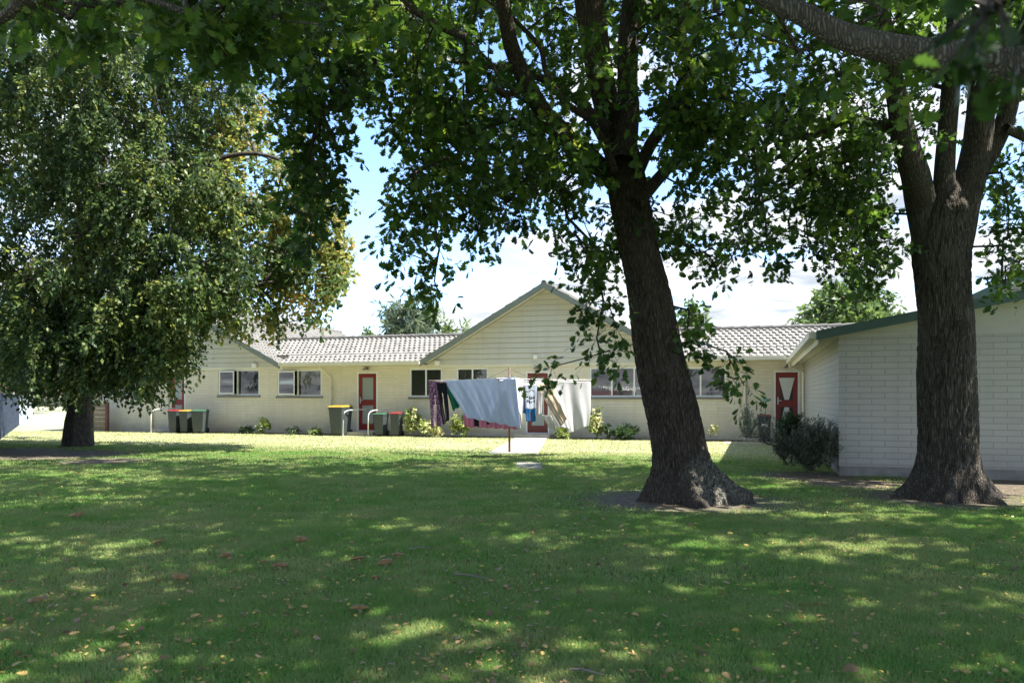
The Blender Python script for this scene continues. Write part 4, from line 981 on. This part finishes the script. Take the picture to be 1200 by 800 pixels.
# handrails
def handrail(px, label, hgt=.88, lean=.35):
    t = empty('handrail', tuple(W(S(px,-1.0),-1.0,0)), label, 'handrail', 'white handrails at the doorsteps', -TH)
    m = MB(); pts = [(0,0,-.02),(0,0,hgt-.22)] + [(0.16*(1-math.cos(a))+0, .45*(1-math.cos(a))*.4, hgt-.22+.2*math.sin(a)) for a in np.linspace(.3,1.5,6)] + [(lean+.05,.9,hgt)]
    m.tube(pts, .018, 10); m.build('rail', m_white, t, local=True, smooth=True)
    m = MB(); m.tube([(0,0,0),(0,0,.012)], .06, 14); m.build('base_plate', m_steel, t, local=True)
handrail(402, 'white curved handrail in front of the large yellow lidded bin')
handrail(431.5, 'white curved handrail at the right side of the frosted red door step')
handrail(177, 'white curved handrail at the far left door under the tree')

# ------------------------------------------------------------------ wooden panel, fence
def timber_panel():
    a, b = S(107, -.6), S(127, -.6); t = empty('timber_gate', tuple(W((a+b)/2, -.6, 0)), 'brown slatted timber gate at the left end of the house', 'gate')
    z1 = ZZ(471, a, -.6)
    for s in (a, b-.1): m = MB('house'); m.box(s, s+.1, -.65, -.55, 0, z1); m.build('post', plain('red_brown_post', (.12,.055,.04), .8), t)
    m = MB('house')
    for k in range(6): z = .06 + k * (z1-.1)/6; m.box(a+.1, b-.1, -.61, -.59, z, z + (z1-.1)/6 - .025)
    m.build('board_panel', m_wood, t)
timber_panel()
def fence(p0, p1, label, mat, h=1.38, gap=0.0):
    p0 = np.array(p0[:2]); p1 = np.array(p1[:2]); L = np.linalg.norm(p1-p0); ang = math.atan2(*(p1-p0)[::-1])
    t = empty('fence', (p0[0], p0[1], 0), label, 'fence', None, ang)
    n = int(L / .16); m = MB()
    for i in range(n):
        hh = h + .015 * math.sin(i * 2.7); m.box(i*.16, i*.16+.145, -.011 - .012*(i % 2), .011 - .012*(i % 2), .03, hh)
    m.build('paling_panel', mat, t, local=True)
    for k in range(int(L / 2.4) + 1): q = MB(); q.box(k*2.4-.05, k*2.4+.05, .035, .13, -.1, h-.08); q.build('post', m_wood, t, local=True)
    for z in (.35, 1.05): q = MB(); q.box(0, L, .012, .034, z, z+.07); q.build('rail', m_wood, t, local=True)
fence(G(-40, 545), G(22, 498.5), 'grey blue paling fence at the left edge of the lawn', plain('grey_blue_paling', (.055,.07,.10), 1.0, var=.4, scale=9, spec=0), 1.40)
fence(G(23, 498), G(39, 484.5), 'pale painted stretch of fence running away beyond the grey palings', plain('pale_paling', (.42,.48,.56), 1.0, var=.15, scale=9, spec=0), 1.42)
# distant cottage and hedge down the side yard
hc = G(58, 476.5); t = empty('cottage', tuple(hc), 'distant pale cottage with a reddish roof beyond the side lawn', 'house')
m = MB(); x, y = hc[0], hc[1]; m.box(x-9, x+9, y, y+7, 0, 2.5); m.build('wall', plain('far_wall', (.55,.50,.44), .8), t)
m = MB(); m.add([(x-9.5,y-.5,2.5),(x+9.5,y-.5,2.5),(x+9.5,y+7.5,2.5),(x-9.5,y+7.5,2.5),(x-9,y+3.5,4.6),(x+9,y+3.5,4.6)], [(0,1,5,4),(2,3,4,5),(0,4,3),(1,2,5),(3,2,1,0)]); m.build('roof', plain('far_roof', (.30,.13,.09), .8), t)
for q in (-6, -2, 2.5, 6.5): m = MB(); m.box(x+q-.8, x+q+.8, y-.03, y+.02, .9, 2.0); m.build('window', m_dark, t)
def hedge(c, L, label, seed):
    r = np.random.default_rng(seed); n = 70
    tg = np.stack([c[0] + (r.random(n)-.5)*L, c[1] + (r.random(n)-.5)*1.2, .3 + r.random(n)*.9], -1)
    root = empty('hedge', (c[0], c[1], 0), label, 'hedge')
    p, a, nn, s, rn, tp = spray(r, tg, .5, 7, 12, .14, 'small', .1, tint_for(r, n, .4, .2)); lv, lf, la = leaves_mesh(p, a, nn, s, 'small', rn); mesh_obj('foliage', lv, lf, m_leafG, root, attr=la)
    v, f = grow(r, [np.array([c[0]+q, c[1], .05]) for q in np.linspace(-L/2, L/2, 9)], tg); mesh_obj('stems', v, f, m_bark1, root)
hedge(G(64, 481) , 7, 'low clipped hedge beyond the bright side lawn', 3)

# ------------------------------------------------------------------ shrubs
m_leafY = leaf_mat('variegated_leaves', [(0,(.10,.17,.04)),(.45,(.22,.28,.08)),(.75,(.45,.47,.22)),(1,(.66,.64,.42))], .3)
m_leafR = leaf_mat('grey_green_needles', [(0,(.050,.065,.048)),(.5,(.11,.135,.095)),(.8,(.18,.20,.14)),(1,(.24,.17,.13))], .2)
m_leafD = leaf_mat('dark_shrub_leaves', [(0,(.018,.040,.018)),(.5,(.035,.075,.028)),(1,(.08,.12,.04))], .25)
def shrub(name, base, rx, h, n, label, cat, lm, kind, size, seed, rad=.16, nt=6, nl=9, droop=0.0, group=None, low=.15, tint=.5, extra=None):
    r = np.random.default_rng(seed); base = np.asarray(base, float); c = base + (0, 0, h*(.5+low/2))
    tg = ell_targets(r, c, (rx, rx*.8, h*(.5-low/2)), n, .2)
    if extra is not None: tg = np.concatenate([tg, extra])
    root = empty(name, (base[0], base[1], 0), label, cat, group)
    p, a, nn, s, rn, tp = spray(r, tg, rad, nt, nl, size, kind, droop, tint_for(r, len(tg), tint, .22)); lv, lf, la = leaves_mesh(p, a, nn, s, kind, rn)
    mesh_obj('foliage', lv, lf, lm, root, attr=la)
    nodes = [base + (r.normal()*.05, r.normal()*.05, .02 + q*.05) for q in range(3)]
    v, f = grow(r, nodes, tg, seg=.2, tip=.0025, arch=.1, jit=.05, maxr=.03); tv, tf = twigs(tp, .0016); v, f, _ = merge([(v, f), (tv, tf)])
    mesh_obj('stems', v, f, m_bark1, root); return root
def fb(px, d=-.3):
    d -= .35; return W(S(px, d), d, 0)
G5 = 'garden shrubs along the house wall'
shrub('garden_shrub', fb(484), .30, .95, 30, 'bright cream and green leafed shrub between the red lidded bin and the washing', 'shrub', m_leafY, 'broad', .075, 41, group=G5, tint=.6)
shrub('garden_shrub', fb(500,-.5), .26, .55, 22, 'low pale flowering shrub below the purple trousers', 'shrub', m_leafY, 'broad', .07, 42, group=G5, tint=.68)
shrub('garden_shrub', fb(512,-.55), .2, .42, 14, 'smallest whitish shrub right below the black trousers', 'shrub', m_leafY, 'broad', .06, 43, group=G5, tint=.8)
shrub('garden_shrub', fb(541,-.4), .42, .70, 34, 'wide green shrub with white blooms left of the pink towel', 'shrub', m_leafY, 'broad', .07, 44, group=G5, tint=.5)
shrub('garden_shrub', fb(697,-.4), .22, .95, 22, 'tall pale leafed shrub beside the right end of the cream sheet', 'shrub', m_leafY, 'broad', .075, 45, group=G5, tint=.6)
shrub('garden_shrub', fb(711,-.35), .20, .55, 8, 'thin dark stemmed shrub next to the leaning oak trunk', 'shrub', m_leafD, 'broad', .07, 46, group=G5)
shrub('garden_shrub', fb(660,-.4), .26, .40, 14, 'low green plant below the white hanging cloth', 'shrub', m_leafY, 'broad', .065, 47, group=G5, tint=.35)
shrub('garden_shrub', fb(307,-.35), .24, .55, 16, 'rose bush with small leaves under the left window with the open sash', 'shrub', m_leafY, 'broad', .06, 48, group=G5, tint=.35)
shrub('garden_shrub', fb(288,-.35), .22, .22, 10, 'flat low plant left of the rose bush', 'shrub', m_leafD, 'broad', .06, 49, group=G5)
shrub('garden_shrub', fb(345,-.35), .30, .20, 10, 'low ground plant under the window with the beige blind', 'shrub', m_leafD, 'broad', .05, 50, group=G5)
shrub('garden_shrub', fb(372,-.35), .26, .22, 10, 'small reddish green plant left of the large yellow lidded bin', 'shrub', m_leafY, 'broad', .05, 51, group=G5, tint=.25)
shrub('garden_shrub', fb(735,-.35), .34, .36, 16, 'strappy green plant just left of the leaning oak', 'shrub', m_leafD, 'thin', .16, 52, group=G5)
shrub('garden_shrub', fb(836,-.35), .10, .45, 4, 'single stalk of white flower right of the leaning oak', 'shrub', m_leafY, 'broad', .05, 53, group=G5, tint=.9)
b0 = G(953, 556)
shrub('lavender_bush', b0 + (.06, .1, 0), .36, .64, 120, 'wide dark grey-green lavender bush against the corner of the white building', 'shrub', m_leafR, 'thin', .075, 61, .24, 7, 15, -1.0, low=.05, tint=.42)
shrub('lavender_bush', b0 + (-.08, .8, 0), .20, .90, 60, 'rounded green shrub behind the lavender in front of the hourglass door', 'shrub', m_leafD, 'thin', .07, 62, .17, 7, 14, -.6, low=.2, tint=.55).name = 'round_shrub'
shrub('rosemary_bush', G(918, 552), .14, .40, 10, 'leggy rosemary bush leaning left in front of the red lidded bin', 'shrub', m_leafR, 'thin', .07, 63, .18, 7, 12, -1.2, low=.3, tint=.55,
      extra=blob_targets(np.random.default_rng(8), [(884,504,16,14,9,13.4,14.2), (878,496,10,6,4,13.5,14), (900,526,20,8,5,13.4,14), (912,515,8,10,3,13.5,14)]))
shrub('weed', G(1163, 560), .10, .28, 9, 'small light green weed against the white block wall right of the thick oak', 'plant', m_leafG, 'broad', .05, 64, .07, 4, 5)

# ------------------------------------------------------------------ rotary clothesline and washing
CP = G(597, 531); CY = CP[1]
cl = empty('rotary_clothesline', tuple(CP), 'brown steel rotary clothesline in the lawn at the end of the path, hung with washing', 'clothesline')
m = MB(); m.tube([CP + (0,0,-.05), CP + (0,0,1.0), P(597, 430, CY)], [.028,.026,.022], 12); m.build('pole', m_rust, cl, smooth=True)
AH = 1.69; RA = 1.92; arms = []
hub = CP + (0,0,1.50)
for k in range(4):
    a = R(172 + 90*k); e = np.array([CP[0] + RA*math.cos(a), CP[1] + RA*math.sin(a), AH]); arms.append(e)
    m = MB(); m.tube([hub, e], [.014,.011], 8); m.build('arm', m_rust, cl)
    m = MB(); mid = hub + (e-hub)*.45; m.tube([P(597,432,CY), mid], .004, 6); m.build('stay', m_rust, cl)
m = MB(); m.tube([hub - (0,0,.08), hub + (0,0,.06)], .045, 14); m.build('hub', m_rust, cl)
for k in range(4):
    m = MB()
    for fr in (.45, .62, .8, 1.0):
        p, q = hub + (arms[k]-hub)*fr, hub + (arms[(k+1)%4]-hub)*fr; mid = (p+q)/2 - (0,0,.015); m.tube([p, mid, q], .004, 5)
    m.build('line', m_steel, cl)
def cloth(name, quad, mat, label, cat, nu=40, nv=30, fold=.02, nf=5, seed=0, shape=None, bulge=0.0, extra=None):
    """quad TL,TR,BR,BL world points; folds displace towards the viewer, growing downwards; shape trims columns"""
    TL, TR, BR, BL = [np.asarray(q, float) for q in quad]; r = np.random.default_rng(seed); ph = r.random(4) * 6.28
    nrm = np.cross(TR-TL, BL-TL); nrm /= np.linalg.norm(nrm)
    V = np.zeros((nv+1, nu+1, 3))
    for j in range(nv+1):
        v = j / nv
        for i in range(nu+1):
            u = i / nu; p = (TL*(1-u)+TR*u)*(1-v) + (BL*(1-u)+BR*u)*v
            w = fold * (.25 + v) * (math.sin(u*nf*6.28+ph[0]+v*1.2) + .5*math.sin(u*nf*2.3*6.28+ph[1]-v*2) + .4*math.sin(v*5+ph[2]+u*4)) + bulge * math.sin(math.pi*u) * v**.7
            V[j, i] = p + nrm * w; V[j, i, 2] += .012*math.sin(u*nf*6.28*1.3+ph[3]) * v
            if extra: V[j, i] += extra(u, v)
    idx = np.arange((nv+1)*(nu+1)).reshape(nv+1, nu+1); F = []
    for j in range(nv):
        for i in range(nu):
            if shape and not shape((i+.5)/nu, (j+.5)/nv): continue
            F.append((int(idx[j,i]), int(idx[j+1,i]), int(idx[j+1,i+1]), int(idx[j,i+1])))
    o = mesh_obj(name, V.reshape(-1,3), F, mat, None, origin=TL, smooth=True)
    bm = bmesh.new(); bm.from_mesh(o.data); bmesh.ops.delete(bm, geom=[v for v in bm.verts if not v.link_faces], context='VERTS'); bm.to_mesh(o.data); bm.free()
    sm = o.modifiers.new('thick', 'SOLIDIFY'); sm.thickness = .004; sm.offset = 0
    return tag(o, label, cat, 'washing hung on the clothesline')
fr_ = arms[1]  # front arm end
m_sheet = cloth_mat('pale_blue_sheet', (.62,.66,.76), (.54,.60,.75), trans=.3, scale=2)
m_cream = cloth_mat('white_cotton_sheet', (.58,.58,.58), trans=.3)
Yf = 17.0
cloth('sheet', [P(520,446,17.9), P(604,441.5,16.75), P(609,502,16.7), P(546,489,17.5)], m_sheet, 'large pale blue sheet blown sideways, hanging left of the clothesline pole', 'sheet', 64, 40, .022, 4, 3, bulge=.10)
cloth('sheet', [P(600,442,16.9), P(613,444,17.6), P(612,499,17.6), P(608,502,16.75)], m_cream, 'narrow white end of a sheet hanging at the pole', 'sheet', 12, 20, .01, 1, 4)
cloth('sheet', [P(625,446,17.0), P(692,447,17.9), P(690,500,17.8), P(658,499,17.1)], m_cream, 'big white cotton sheet with a deep fold right of the pole', 'sheet', 64, 44, .05, 2, 9, bulge=.22,
      extra=lambda u, v: np.array([0, 0, -.10 * math.exp(-((u-.55)/.16)**2) * v]))
cloth('sheet', [P(627,448,16.85), P(646,450,17.0), P(665,490,16.8), P(657,500,16.75)], cloth_mat('beige_sheet', (.60,.50,.36), trans=.3), 'beige inner half of the folded sheet seen behind the white one', 'sheet', 30, 30, .02, 2, 10)
def legs(u, v): return v < .28 or abs(u-.5) > .06 + .10*(v-.28)
def shirt(u, v):
    if v < .30: return True
    return .22 < u < .78
cloth('trousers', [P(502,447,18.3), P(516,447,18.0), P(517,500,18.0), P(504,501,18.3)], cloth_mat('purple_pattern', (.16,.05,.13), c2=(.36,.22,.30), scale=12, trans=.1), 'purple patterned trousers at the left end of the line', 'trousers', 18, 36, .02, 2, 11, legs)
cloth('trousers', [P(511,448,17.95), P(523,448,17.8), P(526,492,17.8), P(519,498,17.9)], cloth_mat('black_cloth', (.015,.013,.018), trans=.02), 'black trousers between the purple trousers and the green top', 'trousers', 18, 30, .02, 2, 12, legs)
cloth('top', [P(521,449,18.9), P(531,448,18.7), P(541,474,18.7), P(531,482,18.9)], cloth_mat('bottle_green_cloth', (.015,.14,.09), trans=.12), 'bottle green top beside the black trousers', 'top', 16, 20, .02, 2, 13)
cloth('towel', [P(541,452,18.6), P(610,450,17.9), P(609,503,17.9), P(544,500,18.6)], cloth_mat('pink_towel', (.60,.24,.36), stripes=(.50,.16,.28), scale=3, trans=.2), 'pink towel showing below the pale blue sheet', 'towel', 50, 24, .02, 5, 14)
cloth('leggings', [P(554,452,18.0), P(572,452,17.85), P(574,497,17.85), P(556,500,18.0)], bpy.data.materials['black_cloth'], 'black leggings hanging in front of the pink towel', 'leggings', 20, 30, .012, 2, 15, lambda u, v: v < .25 or u < .32 or u > .8)
cloth('shirt', [P(605,450,18.4), P(616,450,18.5), P(616,484,18.5), P(606,484,18.4)], cloth_mat('denim_cloth', (.10,.17,.28), trans=.1), 'dark denim shirt just right of the pole', 'shirt', 16, 20, .015, 2, 16)
cloth('towel', [P(607,450,18.3), P(615,450,18.35), P(614.5,463.5,18.35), P(607.5,463,18.3)], cloth_mat('lilac_pink_cloth', (.62,.36,.60), trans=.2), 'small lilac pink cloth hanging over the denim shirt', 'cloth', 10, 10, .008, 1, 17)
ts = cloth('t_shirt', [P(614.5,450,18.15), P(629,450,18.2), P(628,479,18.2), P(615.5,479,18.15)], cloth_mat('pale_blue_jersey', (.58,.66,.76), trans=.2), 'pale blue t-shirt with black scrawled lettering beside the white sheet', 't-shirt', 18, 26, .006, 1, 18)
sh = cloth('shorts', [P(615.5,478,18.3), P(628,478,18.32), P(628,494,18.32), P(616.5,494,18.3)], cloth_mat('bright_blue_cloth', (.03,.17,.42), trans=.12), 'bright blue shorts below the lettered t-shirt', 'shorts', 14, 12, .008, 1, 19, lambda u, v: v < .35 or abs(u-.5) > .05)
cloth('shirt', [P(629,452,18.6), P(638,452,18.6), P(636.5,486,18.6), P(629,486,18.6)], m_cream, 'narrow white shirt between the t-shirt and the big white sheet', 'shirt', 12, 20, .01, 1, 20)
cloth('cloth', [P(635,486,17.9), P(646,487,17.8), P(655,508,17.8), P(644,503,17.9)], m_cream, 'crumpled white cloth dangling below the big white sheet', 'cloth', 14, 16, .02, 2, 21)
# black lettering strokes on the t-shirt front
def scrawl():
    r = np.random.default_rng(4); m = MB()
    for row, (y0, n) in enumerate(((458, 1), (465.5, 4), (470.5, 4))):
        for k in range(n):
            if n == 1: pts = [P(616.5+q*1.5, y0 + 1.1*math.sin(q*1.1), 18.10) for q in range(8)]
            else:
                x = 616.5 + k*2.8; pts = [P(x + r.random()*2.2, y0 - 2.2 + r.random()*4.6, 18.10) for q in range(6)]
            m.tube(pts, .0085 if n == 1 else .011, 5)
    return m
sc = scrawl().build('lettering', bpy.data.materials['black_cloth'], None, origin=np.array(ts.location))
sc.parent = ts; sc.location = (0,0,0)
# pegs
m_pegr = plain('red_peg', (.55,.05,.06), .4)
for i, (px, py, Y) in enumerate(((622,446.5,17.4), (636,446,17.6), (531,446.5,17.8), (560,444.5,17.35), (590,442.5,16.95), (664,446.5,17.45), (684,447,17.75))):
    c = P(px, py, Y); m = MB(); m.box(c[0]-.006, c[0]+.006, c[1]-.013, c[1]-.003, c[2]-.045, c[2]+.035); m.box(c[0]-.006, c[0]+.006, c[1]+.003, c[1]+.013, c[2]-.045, c[2]+.035); m.tube([c+(0,-.014,.0), c+(0,.014,.0)], .006, 6)
    tag(m.build('clothes_peg', m_pegr if i < 2 else m_white, None, origin=c), ('red clothes peg holding the left edge of the big white sheet' if i == 0 else 'red clothes peg on the fold of the big white sheet' if i == 1 else
        'white clothes peg at the ' + ('left end' if i == 2 else 'middle' if i == 3 else 'right end') + ' of the pale blue sheet' if i < 5 else 'white clothes peg towards the ' + ('middle' if i == 5 else 'right end') + ' of the big white sheet'), 'peg', 'clothes pegs on the line')

# ------------------------------------------------------------------ mushrooms, leaves and twigs on the lawn
m_cap = M('mushroom_cap', (.14,.065,.03), .55); v_ = m_cap.co('Position'); m_cap.color(m_cap.ramp(m_cap.noise(v_, 25, 5), [(.3,(.13,.07,.02)),(.7,(.30,.165,.05))])); m_cap.bump(m_cap.noise(v_, 60, 3), .3, .003); m_cap = m_cap.m
m_stem = plain('mushroom_stem', (.40,.30,.18), .7, var=.2, scale=30)
def mushroom(px, py, w, label, tilt=(0,0), light=False):
    c = G(px, py + w*.28); Y = c[1]; r = w / 2 / FPX * Y; hgt = r * .75
    t = empty('mushroom', tuple(c), label, 'mushroom', 'brown mushrooms in the lawn')
    n = 28; prof = [(0,1.0),(.25,.98),(.5,.88),(.72,.66),(.88,.4),(.97,.16),(1.0,.0),(.96,-.07),(.6,-.02),(.2,0)]
    V = []; F = []; rr = random.Random(px)
    wob = [1 + .09*math.sin(2*a*6.283/n+rr.random()) + .05*rr.uniform(-1,1) for a in range(n)]
    for k, (q, z) in enumerate(prof):
        for a in range(n):
            an = a*6.283/n; x = max(q,.01)*r*wob[a]*math.cos(an); y = max(q,.01)*r*wob[a]*math.sin(an)
            V.append((x, y, hgt + z*r*.40 - (.05*r if k == 0 else 0) + x*tilt[0] + y*tilt[1]))
    for k in range(len(prof)-1):
        for a in range(n): F.append((k*n+a, (k+1)*n+a, (k+1)*n+(a+1)%n, k*n+(a+1)%n))
    F.append(tuple(range(n)))
    mesh_obj('cap', V, F, m_cap, t, local=True, smooth=True)
    s = MB(); s.tube([(0,0,-.01),(0.1*r,0,hgt*.5),(0,0,hgt)], [r*.26,r*.20,r*.24], 12); s.build('stem', m_stem, t, local=True, smooth=True)
for q in ((90,604,15,'flat dark mushroom farthest left in the middle of the lawn',(.1,.1)), (185,636,13,'small broken looking mushroom left of the middle lawn',(.2,-.1)), (264,651,13,'dark mushroom between the broken one and the large dark one',(0,.1)),
          (328,664,18,'large dark capped mushroom right of a sunny patch',(0,-.1)), (353,633,15,'brown mushroom behind the large dark capped one',(-.1,.1)), (420,656,16,'orange brown mushroom with a tilted cap, nearest the pair',(.15,-.25)),
          (451,660,18,'dark brown mushroom of the touching pair',(.1,.05)), (466,651,14,'orange mushroom of the touching pair',(0,-.15)), (421,714,21,'large brown capped mushroom nearest the camera',(.0,-.2)),
          (212,677,17,'pale ragged mushroom in the left lawn',(-.2,.1)), (42,704,16,'low dark mushroom near the left edge of the lawn',(.1,.1)), (440,677,12,'small reddish mushroom below the touching pair',(.1,-.2)), (311,658,9,'tiny orange mushroom just left of the large dark capped one',(0,-.1))):
    mushroom(*q)
# leaf litter
m_lit = leaf_mat('fallen_leaf_colours', [(0,(.12,.07,.035)),(.3,(.24,.15,.075)),(.55,(.36,.25,.11)),(.8,(.50,.36,.10)),(.93,(.60,.44,.07)),(1,(.55,.34,.07))], .2)
def litter():
    r = np.random.default_rng(77); P_ = []
    n = 26000; y = 3.3 + (r.random(n) ** 1.6) * 17; x = (r.random(n)-.5)*2*(.68*y+.3)
    cl_ = .5*patch_noise(x, y, 1.1, 9)+.5*patch_noise(x, y, 3.5, 10); k = r.random(n) < .12 + 1.15*np.clip(cl_-.3, 0, 1)
    P_.append(np.stack([x[k], y[k]], -1))
    for (cx, cy, rr, m_) in ((*G(110,700)[:2],.45,90),(*G(215,770)[:2],.5,45),(*G(30,724)[:2],.25,30),(TREE3[0]+1.6,TREE3[1]+1.2,1.5,260),(TREE2[0],TREE2[1]-.6,1.3,80),(TREE3[0]-.6,TREE3[1]-.3,1.2,110),(*G(300,700)[:2],.8,40),(*G(20,535)[:2],2.2,160)):
        P_.append(np.stack([cx + r.normal(size=m_)*rr, cy + r.normal(size=m_)*rr*.8], -1))
    q = np.concatenate(P_); n = len(q)
    d = (q[:,0]-A0[0])*N[0] + (q[:,1]-A0[1])*N[1]; s = (q[:,0]-A0[0])*U[0] + (q[:,1]-A0[1])*U[1]
    q = q[(d < -.5) & ~((s > s_rb-.1) & (d > d_rb-.1))]; n = len(q)
    pos = np.concatenate([q, (.018 + .022*r.random(n))[:,None]], 1); dn = in_dirt(q[:,0], q[:,1]); pos[:,2] *= 1 - .7*dn
    a = r.random(n)*6.283; ax = np.stack([np.cos(a), np.sin(a), r.normal(size=n)*.25], -1); nr = unit(np.array([0,0,1.0]) + r.normal(size=(n,3))*.35)
    sz = .015 + .030*r.random(n)**2.4; rn = r.random(n)
    k = r.random(n) < .45
    A_ = leaves_mesh(pos[k], ax[k], nr[k], sz[k]*1.35, 'oak', rn[k]*.75); B_ = leaves_mesh(pos[~k], ax[~k], nr[~k], sz[~k]*.8, 'broad', .3+.7*rn[~k])
    v, f, at = merge([A_, B_]); return tag(mesh_obj('leaf_litter', v, f, m_lit, attr=at), 'small yellow and brown fallen leaves strewn over the lawn', 'leaf litter', kind='stuff')
litter()
def one_leaf(px, py, size, rnd, label, ang=.6):
    c = G(px, py); c[2] = .04; v, f, a = leaves_mesh(c[None], np.array([[math.cos(ang), math.sin(ang), .15]]), np.array([[.1,-.35,1.0]]), np.array([size]), 'oak', np.array([rnd]))
    tag(mesh_obj('fallen_leaf', v, f, m_lit, None, origin=c, attr=a), label, 'leaf', 'larger leaves fallen on the lawn')
one_leaf(856, 747, .05, 1.0, 'bright orange fallen leaf in the right foreground', .2)
one_leaf(986, 796, .10, .22, 'large brown fallen leaf at the bottom edge', .4)
one_leaf(185, 783, .07, .3, 'brown curled leaf in the lower left sunny patch', 1.2)
one_leaf(852, 630, .07, .9, 'yellow leaf on the lawn below the leaning oak', .5)
m_twg = plain('dry_twig', (.20,.17,.14), .85, var=.3)
def twig(px, py, L, ang, label):
    c = G(px, py); d = np.array([math.cos(ang), math.sin(ang), 0]); m = MB(); z = np.array([0,0,.035])
    m.tube([c+z, c+d*L*.35+z*1.2+(0,.01,0), c+d*L*.7+z, c+d*L+z*.8], [.006,.005,.004,.002], 6); e = c+d*L*.4+z
    m.tube([e, e+np.array([math.cos(ang+.8), math.sin(ang+.8), .05])*L*.3], [.004,.0015], 5); tag(m.build('twig', m_twg, None, origin=c), label, 'twig', 'twigs on the lawn')
twig(532, 678, .32, -.5, 'grey forked twig on the grass right of the mushrooms'); twig(668, 793, .16, -.3, 'short pale twig at the bottom edge of the lawn'); twig(478, 648, .25, .4, 'thin twig beside the touching pair of mushrooms'); twig(975, 572, .35, .1, 'dark stick lying between the leaning oak and the thick oak')
